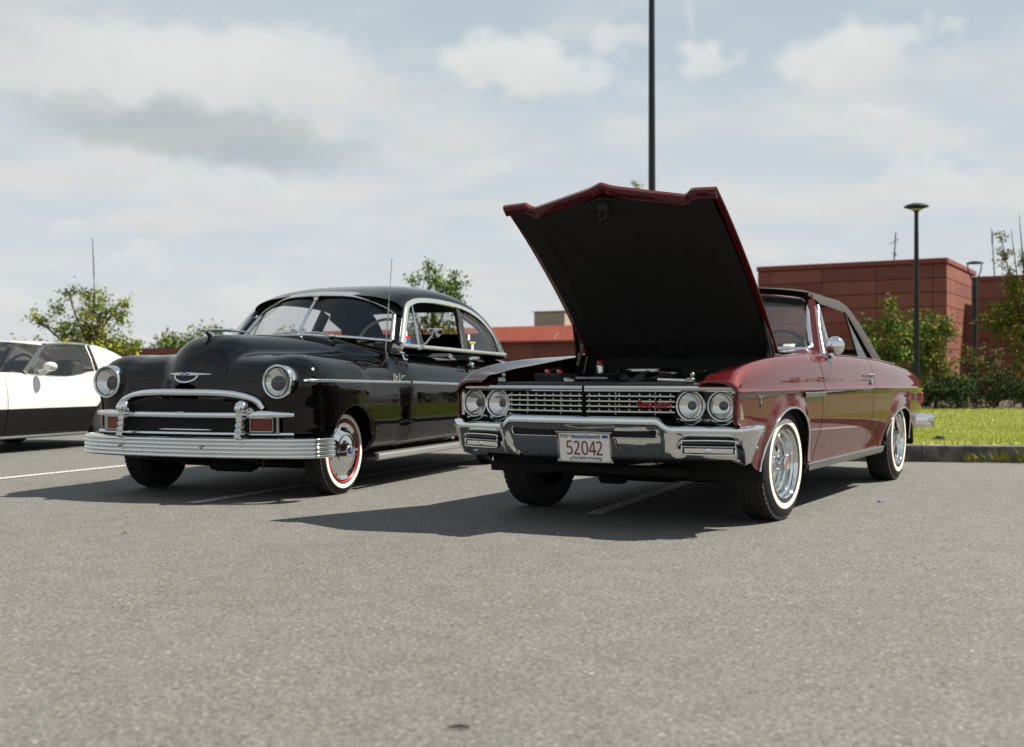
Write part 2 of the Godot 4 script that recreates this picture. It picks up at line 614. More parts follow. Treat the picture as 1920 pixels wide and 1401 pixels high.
# steel wheel with a domed chrome hubcap and a red rim edge
func cap_wheel(parent: Node, at: Vector3, side: float, turn: float) -> void:
	var o := Node3D.new()
	o.name = "wheel"
	parent.add_child(o, true)
	o.position = at
	o.basis = Basis(Vector3.UP, 0.0 if side > 0 else PI) * Basis(Vector3.RIGHT, turn)
	if not disc:
		var tm := tyre_meshes(0.298, 0.165, 0.254, 0.226, 0.214)
		disc = {"tyre": tm[0].mesh(), "wall": tm[1].mesh()}
		var r := mb()
		r.lathe([Vector2(0.218, -0.016), Vector2(0.219, -0.003), Vector2(0.213, 0.0), Vector2(0.203, -0.012), Vector2(0.198, -0.030), Vector2(0.10, -0.045), Vector2(0.0, -0.045)], Transform3D.IDENTITY, 48, [2])
		disc.rim = r.mesh()
		var c := mb()
		c.lathe([Vector2(0.198, -0.016), Vector2(0.200, -0.006), Vector2(0.194, -0.001), Vector2(0.176, -0.007), Vector2(0.166, -0.010), Vector2(0.152, -0.002), Vector2(0.132, 0.018), Vector2(0.118, 0.022), Vector2(0.112, 0.020), Vector2(0.095, 0.031), Vector2(0.062, 0.042), Vector2(0.046, 0.043), Vector2(0.040, 0.052), Vector2(0.026, 0.056), Vector2(0.0, 0.057)], Transform3D.IDENTITY, 64, [2, 4, 8, 11])
		disc.cap = c.mesh()
		var e := mb()
		e.lathe([Vector2(0.020, 0.0555), Vector2(0.018, 0.059), Vector2(0.0, 0.060)], Transform3D.IDENTITY, 20)
		disc.emblem = e.mesh()
	var drum := mb()
	drum.lathe([Vector2(0.225, -0.150), Vector2(0.20, -0.140), Vector2(0.0, -0.140)], Transform3D.IDENTITY, 24)
	part("brake_drum", drum, M.pit, o)
	part("tyre", disc.tyre, M.rubber, o)
	part("whitewall", disc.wall, M.wall, o)
	part("rim", disc.rim, M.wheel_red, o)
	part("hubcap", disc.cap, M.chrome, o)
	part("emblem", disc.emblem, M.ink_blue, o)


# ---------------------------------------------------------------- red convertible
# car frame: x to the viewer's right, y up, z towards its nose, front axle over z = 0
func r_xc(z: float) -> float:   # widest line, the crease along the side
	return cv([Vector2(-4.12, 0.79), Vector2(-3.8, 0.835), Vector2(-3.2, 0.868), Vector2(-2.2, 0.884), Vector2(-0.8, 0.888), Vector2(0.2, 0.885), Vector2(0.6, 0.874), Vector2(0.80, 0.864)], z)


func r_yc(z: float) -> float:
	return cv([Vector2(-4.12, 0.700), Vector2(-3.0, 0.716), Vector2(-2.0, 0.724), Vector2(-0.6, 0.731), Vector2(0.8, 0.734)], z)


func r_yt(z: float) -> float:   # crown of the fenders, belt and rear quarters
	return cv([Vector2(-4.12, 0.765), Vector2(-4.0, 0.795), Vector2(-3.7, 0.842), Vector2(-3.1, 0.888), Vector2(-2.4, 0.921), Vector2(-1.5, 0.941), Vector2(-0.6, 0.945), Vector2(-0.25, 0.934), Vector2(0.1, 0.917), Vector2(0.35, 0.897), Vector2(0.52, 0.878), Vector2(0.66, 0.853), Vector2(0.74, 0.827), Vector2(0.80, 0.790)], z)


func r_low(z: float) -> float:   # lower edge of the side, rising over the wheels
	var y := 0.292
	if z > 0.3: y = lerpf(0.292, 0.36, smoothstep(0.36, 0.62, z))
	if z < -3.2: y = lerpf(0.292, 0.44, smoothstep(-3.3, -4.15, z))
	var u := z / 0.425
	if absf(u) < 1.0: y = maxf(y, 0.29 + 0.345 * pow(1.0 - pow(absf(u), 2.2), 0.5))
	u = (z + 2.90) / 0.47
	if absf(u) < 1.0: y = maxf(y, 0.29 + 0.272 * pow(1.0 - pow(absf(u), 2.2), 0.5))
	return y


func r_section(z: float, zf := 99.0) -> Array:
	# one column of the side from the lower edge up to the inner edge of the top
	var yl := r_low(z)
	var yc := r_yc(z)
	var xc := r_xc(z)
	var yt := r_yt(z)
	var xt := xc - 0.092
	var out := []
	# flare of the wheel lip
	var fl := 0.0
	for a in [[0.0, 0.425, 0.635], [-2.90, 0.47, 0.562]]:
		var dz: float = (z - a[0]) / (a[1] + 0.07)
		if absf(dz) < 1.0: fl = maxf(fl, 0.016 * sqrt(1.0 - dz * dz))
	for k in 11:
		var y := lerpf(yl, yc - 0.012, k / 10.0)
		var f := clampf((yc - y) / 0.44, 0.0, 1.0)
		var x := xc - 0.020 - 0.010 * sin(f * PI) * 0.5 - 0.040 * smoothstep(0.35, 1.0, f)
		x += fl * smoothstep(0.12, 0.0, y - yl)
		out.append(Vector3(x, y, z))
	out.append(Vector3(xc - 0.004, yc - 0.005, z))
	out.append(Vector3(xc, yc, z))
	for k in range(0, 11):
		var t := (k + 0.35) / 10.35
		var a := t * PI * 0.5
		var x := xc - 0.012 - (xc - 0.012 - xt) * (0.35 * t + 0.65 * (1.0 - cos(a)))
		var y := yc + 0.004 + (yt - yc - 0.004) * pow(sin(a), 0.92)
		out.append(Vector3(x, y, z))
	return out


func red_panel(z0: float, z1: float, n: int, side: float, slant0 := 0.0, slant1 := 0.0, inner := 0.0) -> MB:
	var b := mb(side)
	var cols := []
	for i in n + 1:
		var f := float(i) / n
		var z := lerpf(z0, z1, f)
		var s := r_section(z)
		for k in s.size():
			var low := clampf((0.62 - s[k].y) / 0.32, 0.0, 1.0)
			s[k].z += lerpf(slant1, slant0, 1.0 - f) * low * low
		if inner > 0.0:
			var top: Vector3 = s[s.size() - 1]
			for k in range(1, 5):
				var g := k / 4.0
				s.append(Vector3(lerpf(top.x, inner, g), top.y + 0.006 * sin(g * PI * 0.8) - 0.022 * g * g, z))
		cols.append(s)
	# fold the panel edges inward so that the gaps have depth
	for e in [0, cols.size() - 1]:
		var fold := []
		for p in cols[e]: fold.append(p + Vector3(-0.025, -0.004, 0.0))
		if e == 0: cols.push_front(fold)
		else: cols.append(fold)
	var rows := []
	for k in cols[0].size():
		var row := PackedVector3Array()
		for q in cols: row.append(q[k])
		rows.append(row)
	b.grid(rows, [11, 12], [1, cols.size() - 2])
	return b


func zf(x: float) -> float:   # plan of the nose: a shallow V
	return 0.852 - 0.092 * absf(x)


func red_car() -> void:
	var car := thing("convertible", "dark red convertible with its bonnet raised and black cloth roof up", "car", Vector3(0.8174, 0, -6.889), -0.5341)
	for sd in [1.0, -1.0]:
		# front fender with a rounded nose edge
		var b := mb(sd)
		var cols := []
		var zs := []
		for i in 46: zs.append(lerpf(-0.648, 0.795, i / 45.0))
		for z in zs:
			var s := r_section(z)
			for k in s.size():
				var low := clampf((0.62 - s[k].y) / 0.32, 0.0, 1.0)
				s[k].z += 0.11 * low * low * smoothstep(0.0, -0.65, z) - 0.17 * smoothstep(0.575, 0.515, s[k].y) * smoothstep(0.45, 0.80, z)
			var top: Vector3 = s[s.size() - 1]
			for k in range(1, 6):
				var g := k / 5.0
				var dip := 0.03 * smoothstep(-0.5, 0.3, z) * (1.0 - smoothstep(0.62, 0.80, z))
				s.append(Vector3(lerpf(top.x, 0.660, g), top.y - dip * g * (2.0 - g) + 0.004 * sin(g * PI), z))
			cols.append(s)
		for q in range(1, 5):
			var a := q / 4.0 * PI * 0.5
			var s2 := []
			for p in cols[45]:
				s2.append(Vector3(p.x - 0.022 * (1.0 - cos(a)) * float(p.x > 0.7), p.y - 0.018 * (1.0 - cos(a)) * smoothstep(0.70, 0.78, p.y), p.z + 0.020 * sin(a) + 0.07 * (0.86 - p.x) * smoothstep(0.73, 0.78, p.y) * sin(a)))
			cols.append(s2)
		var fold := []
		for p in cols[0]: fold.append(p + Vector3(-0.025, -0.004, 0))
		cols.push_front(fold)
		var rows := []
		for k in cols[0].size():
			var row := PackedVector3Array()
			for q in cols: row.append(q[k])
			rows.append(row)
		b.grid(rows, [11, 12], [1])
		part("front_fender", b, M.paint_red, car)
		# header panel between fender crown and headlamps
		b = mb(sd)
		rows = []
		for k in 4:
			var row := PackedVector3Array()
			for i in 13:
				var x := lerpf(0.63, 0.850, i / 12.0)
				var drop: float = [0.030, 0.006, -0.004, -0.013][k]
				row.append(Vector3(x, 0.765 + drop, zf(x) + [-0.10, -0.004, 0.012, 0.008][k]))
			rows.append(row)
		b.grid(rows, [2])
		part("front_panel", b, M.paint_red, car)
		# inner fender, wheel well and ledge of the engine bay
		b = mb(sd)
		b.box(Vector3(0.635, 0.60, 0.02), Vector3(0.03, 0.36, 1.24), 0.004)
		part("inner_fender", b, M.pit, car)
		for a in [[0.0, 0.435, 0.36], [-2.90, 0.485, 0.30]]:
			b = mb(sd)
			var rr := []
			for q in [0.42, 0.846]:
				var row := PackedVector3Array()
				for k in 25:
					var an := PI * (k / 24.0) * 1.1 - 0.05 * PI
					row.append(Vector3(q, 0.30 + sin(an) * (a[2] - 0.01), a[0] + cos(an) * (a[1] - 0.008)))
				rr.append(row)
			b.grid(rr)
			b.box(Vector3(0.41, 0.46, a[0]), Vector3(0.02, 0.4, a[1] * 2.0), 0.004)
			part("wheel_well", b, M.pit, car)
		# bright lips round the wheel openings
		b = mb(sd)
		for a in [[0.0, 0.425], [-2.90, 0.47]]:
			var path := []
			for k in 33:
				var an := PI * k / 32.0
				var z: float = a[0] + cos(an) * a[1] * 0.999
				var s := r_section(z)
				path.append(s[0] + Vector3(0.003, 0.0, 0))
			b.tube(path, 0.008, 6)
		part("wheel_trim", b, M.chrome, car)
		# rocker moulding
		b = mb(sd)
		var path2 := []
		for i in 12: path2.append(Vector3(r_xc(-1) - 0.055, 0.276, lerpf(-0.40, -2.36, i / 11.0)))
		b.sweep(path2, [Vector2(-0.02, 0.020), Vector2(0.010, 0.020), Vector2(0.014, 0.012), Vector2(0.006, 0.004), Vector2(0.008, -0.010), Vector2(-0.006, -0.030), Vector2(-0.03, -0.034)])
		part("sill_trim", b, M.steel, car)
		var door := part("door", red_panel(-0.660, -1.955, 30, sd, 0.11, 0.16), M.paint_red, car)
		part("rear_quarter", red_panel(-1.966, -4.10, 60, sd, 0.16, 0.0), M.paint_red, car)
		# door handle
		b = mb(sd)
		b.box(Vector3(0.884, 0.818, -1.80), Vector3(0.016, 0.018, 0.16), 0.006)
		b.box(Vector3(0.870, 0.812, -1.74), Vector3(0.03, 0.02, 0.02), 0.004)
		b.box(Vector3(0.868, 0.812, -1.86), Vector3(0.03, 0.02, 0.02), 0.004)
		b.lathe([Vector2(0.016, 0.872), Vector2(0.018, 0.882), Vector2(0.011, 0.890), Vector2(0.0, 0.890)], Transform3D(Basis.IDENTITY, Vector3(0, 0.768, -1.84)), 16)
		part("handle", b, M.chrome, door)
		# badge on the fender
		b = mb(sd)
		b.box(Vector3(0.878, 0.703, -0.46), Vector3(0.012, 0.030, 0.42), 0.003)
		for k in 3: b.box(Vector3(0.884, 0.703, -0.60 + k * 0.13), Vector3(0.006, 0.020, 0.09), 0.002)
		part("fender_badge", b, M.steel, car)
		b = mb(sd)
		b.plate([Vector2(-0.045, 0.024), Vector2(0.045, 0.024), Vector2(0.045, 0.014), Vector2(0.018, 0.014), Vector2(0.002, -0.040), Vector2(-0.012, 0.012), Vector2(-0.045, 0.012)], 0.01, Transform3D(Basis(Vector3(0, 0, -1), Vector3.UP, Vector3.RIGHT), Vector3(0.853, 0.690, 0.50)))
		part("engine_badge", b, M.chrome, car)
		# wheels
		sport_wheel(car, Vector3(0.836 * sd, 0.319, 0.0), sd, 0.35, -0.06)
		sport_wheel(car, Vector3(0.832 * sd, 0.319, -2.90), sd, 1.0, 0.0)
	red_front(car)
	red_bonnet(car)
	red_cabin(car)
	red_bay(car)
	# tail
	var b := mb()
	var rows := []
	for k in 7:
		var row := PackedVector3Array()
		for i in 17:
			var x = lerpf(-1.0, 1.0, i / 16.0) * [0.70, 0.775, 0.765, 0.75, 0.74, 0.715, 0.66][k]
			row.append(Vector3(x, [0.765, 0.74, 0.66, 0.56, 0.46, 0.38, 0.30][k], -4.10 - 0.05 * sin(k / 6.0 * PI) + 0.03 * x * x))
		rows.append(row)
	b.grid(rows)
	rows = []
	for k in 12:   # boot lid
		var z := lerpf(-2.9, -4.10, k / 11.0)
		var row := PackedVector3Array()
		var xe := r_xc(z) - 0.075
		for i in 17:
			var x := lerpf(-xe, xe, i / 16.0)
			row.append(Vector3(x, r_yt(z) + 0.03 * (1.0 - pow(x / xe, 2)), z))
		rows.append(row)
	b.grid(rows)
	part("tail_panel", b, M.paint_red, car)
	b = mb()
	var path := []
	path = spline([Vector3(-0.77, 0.44, -3.70), Vector3(-0.855, 0.435, -3.86), Vector3(-0.865, 0.43, -3.98), Vector3(-0.80, 0.425, -4.06), Vector3(-0.45, 0.42, -4.11), Vector3(0, 0.42, -4.13), Vector3(0.45, 0.42, -4.11), Vector3(0.80, 0.425, -4.06), Vector3(0.865, 0.43, -3.98), Vector3(0.855, 0.435, -3.86), Vector3(0.77, 0.44, -3.70)], 5)
	b.sweep(path, [Vector2(0.03, -0.06), Vector2(-0.02, -0.06), Vector2(-0.035, -0.03), Vector2(-0.035, 0.02), Vector2(-0.02, 0.05), Vector2(0.03, 0.055)], Vector3.UP, true)
	part("rear_bumper", b, M.chrome, car)
	for sd in [1.0, -1.0]:
		b = mb(sd)
		b.box(Vector3(0.60, 0.62, -4.16), Vector3(0.34, 0.10, 0.03), 0.01)
		part("tail_light", b, M.cap_red, car)
	# underside
	b = mb()
	b.box(Vector3(0, 0.27, -2.2), Vector3(1.50, 0.05, 3.3), 0.01)
	b.box(Vector3(0, 0.29, 0.0), Vector3(0.86, 0.05, 1.1), 0.01)
	b.box(Vector3(0, 0.235, -0.35), Vector3(0.36, 0.11, 0.75), 0.03)
	b.box(Vector3(0, 0.235, 0.02), Vector3(1.0, 0.07, 0.12), 0.02)
	b.box(Vector3(-0.16, 0.205, 0.15), Vector3(0.16, 0.06, 0.12), 0.02)
	b.box(Vector3(0, 0.30, -2.9), Vector3(1.2, 0.09, 0.10), 0.02)
	b.ball(Vector3(0, 0.29, -2.9), Vector3(0.15, 0.13, 0.14))
	b.tube([Vector3(0.35, 0.20, -0.6), Vector3(0.4, 0.20, -2.2), Vector3(0.5, 0.26, -4.1)], 0.03)
	b.tube([Vector3(-0.35, 0.20, -0.6), Vector3(-0.4, 0.20, -2.2), Vector3(-0.5, 0.26, -4.1)], 0.03)
	part("underbody", b, M.pit, car)


func lamp(parent: Node, o: Vector3, r: float, deep: float, lens_m: Material) -> void:
	var n := Node3D.new()
	n.name = "headlight"
	parent.add_child(n, true)
	n.position = o
	n.basis = Basis(Vector3.UP, -PI / 2)   # local x looks along the nose
	var b := mb()
	b.lathe([Vector2(r, -deep), Vector2(r, -0.012), Vector2(r * 0.965, 0.0), Vector2(r * 0.90, 0.002), Vector2(r * 0.86, -0.008), Vector2(r * 0.84, -0.012)], Transform3D.IDENTITY, 40, [1])
	part("rim", b, M.chrome, n)
	b = mb()
	b.lathe([Vector2(r * 0.84, -0.010), Vector2(r * 0.82, -0.016), Vector2(r * 0.80, -0.010)], Transform3D.IDENTITY, 40)
	part("gasket", b, M.pit, n)
	# sealed beam: a silvered bowl behind ribbed glass
	b = mb()
	var prof := []
	for k in 11:
		var f := k / 10.0
		prof.append(Vector2(r * 0.81 * f, -0.016 - r * 0.42 * (1.0 - f * f)))
	b.lathe(prof, Transform3D.IDENTITY, 40)
	part("reflector", b, M.bowl, n)
	b = mb()
	b.ball(Vector3(-r * 0.22, 0, 0), Vector3(r * 0.02, r * 0.025, r * 0.025), 10)
	part("bulb_shield", b, M.steel, n)
	b = mb()
	prof = []
	for k in 10:
		var a := k / 9.0 * 0.62
		prof.append(Vector2(r * 0.815 * sin(a) / sin(0.62), -0.011 + r * 0.24 * (cos(a) - cos(0.62)) / (1.0 - cos(0.62))))
	prof.reverse()
	b.lathe(prof, Transform3D.IDENTITY, 40)
	for k in b.v.size(): b.uv[k] = Vector2(b.v[k].z, b.v[k].y) / (2.0 * r) + Vector2(0.5, 0.5)
	part("lens", b, lens_m, n)


func red_front(car: Node3D) -> void:
	# ---- grille
	var g := Node3D.new()
	g.name = "grille"
	car.add_child(g, true)
	var b := mb()
	for sd in [-1.0, 1.0]:
		var rows := []
		for y in [0.742, 0.56]:
			var row := PackedVector3Array()
			for i in 9:
				var x = lerpf(0, 0.84, i / 8.0) * sd
				row.append(Vector3(x, y, zf(x) - 0.075))
			rows.append(row)
		b.grid(rows)
	part("grille_back", b, M.pit, g)
	for sd in [-1.0, 1.0]:
		b = mb(sd)
		var path := []
		for i in 13:
			var x := lerpf(0.006, 0.818, i / 12.0)
			path.append(Vector3(x, 0.748, zf(x)))
		b.sweep(path, [Vector2(-0.03, 0.010), Vector2(0.004, 0.013), Vector2(0.012, 0.006), Vector2(0.012, -0.001), Vector2(0.004, -0.004), Vector2(0.010, -0.010), Vector2(0.006, -0.016), Vector2(-0.03, -0.016)])
		part("top_moulding", b, M.chrome, g)
		for y in [0.708, 0.681, 0.654, 0.626]:
			b = mb(sd)
			path = []
			for i in 9:
				var x := lerpf(0.012, 0.500, i / 8.0)
				path.append(Vector3(x, y, zf(x) - 0.012))
			b.sweep(path, [Vector2(-0.022, 0.004), Vector2(0.002, 0.006), Vector2(0.009, 0.003), Vector2(0.009, -0.004), Vector2(0.002, -0.007), Vector2(-0.022, -0.005)])
			for k in 9:
				var x := 0.03 + k * 0.056
				b.box(Vector3(x, y + 0.009, zf(x) - 0.010), Vector3(0.010, 0.007, 0.016), 0.002)
			part("grille_bar", b, M.chrome, g)
		b = mb(sd)
		for x in [0.165, 0.385]:
			b.box(Vector3(x, 0.668, zf(x) - 0.034), Vector3(0.006, 0.13, 0.012), 0.002)
		part("grille_upright", b, M.steel, g)
		# lower lip of the grille
		b = mb(sd)
		path = []
		for i in 9:
			var x := lerpf(0.0, 0.50, i / 8.0)
			path.append(Vector3(x, 0.602, zf(x) - 0.02))
		b.sweep(path, [Vector2(-0.04, 0.004), Vector2(0.0, 0.006), Vector2(0.008, 0.0), Vector2(0.0, -0.008), Vector2(-0.04, -0.008)])
		part("lower_moulding", b, M.chrome, g)
		# headlamp bezel
		b = mb(sd)
		var rows := []
		for y in [0.736, 0.570]:
			var row := PackedVector3Array()
			for i in 5:
				var x := lerpf(0.495, 0.838, i / 4.0)
				row.append(Vector3(x, y, zf(x) - 0.058))
			rows.append(row)
		b.grid(rows)
		part("bezel_panel", b, M.satin, g)
		b = mb(sd)
		b.sweep(spline([Vector3(0.800, 0.742, zf(0.80)), Vector3(0.822, 0.737, zf(0.822)), Vector3(0.834, 0.722, zf(0.834) - 0.004), Vector3(0.838, 0.66, zf(0.838) - 0.006), Vector3(0.838, 0.59, zf(0.838) - 0.010)], 5), [Vector2(-0.006, -0.05), Vector2(-0.006, 0.0), Vector2(0.010, 0.004), Vector2(0.020, -0.006), Vector2(0.022, -0.05)], Vector3.BACK, false)
		b.sweep([Vector3(0.50, 0.586, zf(0.50) - 0.03), Vector3(0.66, 0.584, zf(0.66) - 0.03), Vector3(0.838, 0.584, zf(0.838) - 0.03)], [Vector2(-0.03, 0.006), Vector2(0.0, 0.006), Vector2(0.006, 0.0), Vector2(0.0, -0.006), Vector2(-0.03, -0.006)])
		for x in [0.579, 0.744]:
			b.lathe([Vector2(0.085, -0.02), Vector2(0.095, 0.004), Vector2(0.085, 0.012)], Transform3D(Basis(Vector3.UP, -PI / 2), Vector3(x, 0.650, zf(x) - 0.022)), 20, [], PI * 0.72, PI * 1.28)
		part("headlight_bezel", b, M.chrome, g)
		lamp(car, Vector3(0.744 * sd, 0.660, zf(0.744) - 0.012), 0.082, 0.05, M.lens)
		lamp(car, Vector3(0.579 * sd, 0.660, zf(0.579) - 0.012), 0.082, 0.05, M.lens)
	words("script", "Gran Sport", 0.185, 0.050, M.letter_red, g, Transform3D(Basis(Vector3.UP, 0.092), Vector3(0.392, 0.660, zf(0.392) + 0.004)), "Droid Serif", true)
	# ---- bumper
	var bump := Node3D.new()
	bump.name = "front_bumper"
	car.add_child(bump, true)
	b = mb()
	var half := [Vector3(0, 0, 0.940), Vector3(0.15, 0, 0.929), Vector3(0.30, 0, 0.917), Vector3(0.42, 0, 0.905), Vector3(0.475, 0, 0.895), Vector3(0.520, 0, 0.868), Vector3(0.60, 0, 0.846), Vector3(0.72, 0, 0.812), Vector3(0.82, 0, 0.782), Vector3(0.885, 0, 0.758), Vector3(0.922, 0, 0.722), Vector3(0.934, 0, 0.685), Vector3(0.932, 0, 0.65)]
	var plan := []
	for k in range(half.size() - 1, 0, -1): plan.append(Vector3(-half[k].x, 0, half[k].z))
	plan.append_array(half)
	plan = spline(plan, 5)
	var cols := []
	for i in plan.size():
		var d: Vector3 = (plan[mini(i + 1, plan.size() - 1)] - plan[maxi(i - 1, 0)]).normalized()
		var nrm := Vector3(-d.z, 0, d.x)
		var ax := absf(plan[i].x)
		var wrap := clampf((0.73 - plan[i].z) / 0.2, 0.0, 1.0) if ax > 0.88 else 0.0
		var yr := lerpf(0.578, 0.534, smoothstep(0.425, 0.515, ax)) + 0.010 * smoothstep(0.84, 0.92, ax)
		var yl := 0.372 - 0.022 * smoothstep(0.82, 0.88, ax) + 0.10 * wrap
		var leg := exp(-pow((ax - 0.512) / 0.030, 2)) * 0.020
		var cap := 0.014 * smoothstep(0.83, 0.87, ax) * (1.0 - wrap)
		var dip := 0.006 * smoothstep(0.56, 0.60, ax) * smoothstep(0.82, 0.78, ax)
		var prof := [[yr + 0.020, -0.10], [yr + 0.024, -0.035], [yr + 0.019, -0.008], [yr + 0.004, 0.0], [yr - 0.014, -0.004], [yr - 0.026, -0.024 + (leg + cap) * 0.8], [lerpf(yr, yl, 0.42), -0.048 + (leg + cap) * 1.5 - dip], [lerpf(yr, yl, 0.66), -0.070 + (leg + cap) * 2.2 - dip], [yl + 0.020, -0.100 + (leg + cap) * 2.8], [yl, -0.125 + leg * 1.5], [yl + 0.004, -0.20]]
		var col := []
		for p in prof: col.append(Vector3(plan[i].x, p[0], plan[i].z) + nrm * -p[1] * -1.0)
		cols.append(col)
	var rows2 := []
	for k in cols[0].size():
		var row := PackedVector3Array()
		for q in cols: row.append(q[k])
		rows2.append(row)
	b.grid(rows2, [4])
	part("bumper_bar", b, M.chrome, bump)
	for sd in [-1.0, 1.0]:
		# slot
		b = mb(sd)
		b.sweep([Vector3(0.0, 0.513, 0.903), Vector3(0.20, 0.513, 0.888), Vector3(0.425, 0.513, 0.870)], [Vector2(-0.02, 0.020), Vector2(0.003, 0.020), Vector2(0.003, -0.020), Vector2(-0.02, -0.020)])
		part("slot", b, M.pit, bump)
		b = mb(sd)
		b.tube(spline([Vector3(0.0, 0.491, 0.902), Vector3(0.20, 0.491, 0.887), Vector3(0.40, 0.491, 0.871), Vector3(0.424, 0.497, 0.871), Vector3(0.432, 0.512, 0.872), Vector3(0.432, 0.53, 0.875)], 4), 0.004, 6)
		part("slot_trim", b, M.chrome, bump)
		# parking lamp pod, turned to follow the bumper
		var pod := Node3D.new()
		pod.name = "parking_light"
		bump.add_child(pod, true)
		pod.position = Vector3(0.680 * sd, 0.448, 0.786)
		pod.rotation.y = 0.285 * sd
		b = mb()
		b.box(Vector3(0, 0, -0.01), Vector3(0.272, 0.078, 0.03), 0.012)
		part("pod", b, M.pit, pod)
		b = mb()
		b.tube(spline([Vector3(-0.118, 0.034, 0.012), Vector3(0.118, 0.034, 0.012), Vector3(0.134, 0.018, 0.012), Vector3(0.134, -0.020, 0.012), Vector3(0.116, -0.036, 0.012), Vector3(-0.116, -0.036, 0.012), Vector3(-0.134, -0.020, 0.012), Vector3(-0.134, 0.018, 0.012)], 4, true), 0.0042, 6, true)
		b.box(Vector3(0, 0.004, 0.012), Vector3(0.262, 0.005, 0.008), 0.002)
		b.box(Vector3(0, 0.022, 0.008), Vector3(0.262, 0.004, 0.006), 0.002)
		part("pod_frame", b, M.chrome, pod)
		b = mb()
		b.box(Vector3(0, -0.016, 0.006), Vector3(0.248, 0.028, 0.008), 0.003)
		part("lens", b, M.bowl, pod)
		b = mb()
		b.ball(Vector3(0, -0.016, 0.009), Vector3(0.018, 0.014, 0.006), 12)
		part("bulb", b, M.chrome, pod)
		# bolt on the end cap
		b = mb(sd)
		b.ball(Vector3(0.915, 0.452, 0.735), Vector3(0.010, 0.010, 0.010), 10)
		part("bolt", b, M.chrome, bump)
	# ---- licence plate
	var lp := Node3D.new()
	lp.name = "license_plate"
	car.add_child(lp, true)
	lp.transform = Transform3D(Basis(Vector3.UP, 0.04) * Basis(Vector3.RIGHT, 0.16), Vector3(0.030, 0.437, 0.905))
	b = mb()
	b.box(Vector3(0, 0, -0.004), Vector3(0.296, 0.156, 0.006), 0.003)
	part("plate", b, M.plate_white, lp)
	b = mb()
	b.tube(spline([Vector3(-0.14, 0.079, 0), Vector3(0.14, 0.079, 0), Vector3(0.152, 0.067, 0), Vector3(0.152, -0.067, 0), Vector3(0.14, -0.079, 0), Vector3(-0.14, -0.079, 0), Vector3(-0.152, -0.067, 0), Vector3(-0.152, 0.067, 0)], 4, true), 0.005, 6, true)
	part("plate_frame", b, M.steel, lp)
	var at := func(x: float, y: float) -> Transform3D: return Transform3D(Basis.IDENTITY, Vector3(x, y, -0.0005))
	words("number", "52042", 0.208, 0.076, M.ink_red, lp, at.call(0.0, -0.004))
	words("state_name", "Massachusetts", 0.165, 0.021, M.ink_blue, lp, at.call(0.012, 0.058), "Droid Sans", true)
	words("motto", "The Spirit of America", 0.170, 0.020, M.ink_blue, lp, at.call(0.012, -0.060), "Droid Sans", false, true)
	words("month", "FEB", 0.042, 0.016, M.ink_red, lp, at.call(-0.116, 0.058))
	b = mb()
	b.box(Vector3(0.122, 0.058, 0.0), Vector3(0.034, 0.016, 0.002), 0.0005)
	part("sticker", b, M.ink_blue, lp)
	b = mb()
	for x in [-0.082, 0.090]:
		b.ball(Vector3(x, -0.064, 0.0), Vector3(0.008, 0.008, 0.005), 10)
		b.ball(Vector3(x, 0.062, 0.0), Vector3(0.006, 0.006, 0.004), 10)
	part("screw", b, M.steel, lp)
	# valance under the bumper
	b = mb()
	var rows := []
	for k in 4:
		var row := PackedVector3Array()
		for i in 17:
			var x = lerpf(-1.0, 1.0, i / 16.0) * [0.84, 0.78, 0.46, 0.44][k]
			row.append(Vector3(x, [0.56, 0.45, 0.36, 0.33][k], zf(x) - [0.09, 0.10, 0.16, 0.40][k]))
		rows.append(row)
	b.grid(rows)
	part("valance", b, M.pit, car)


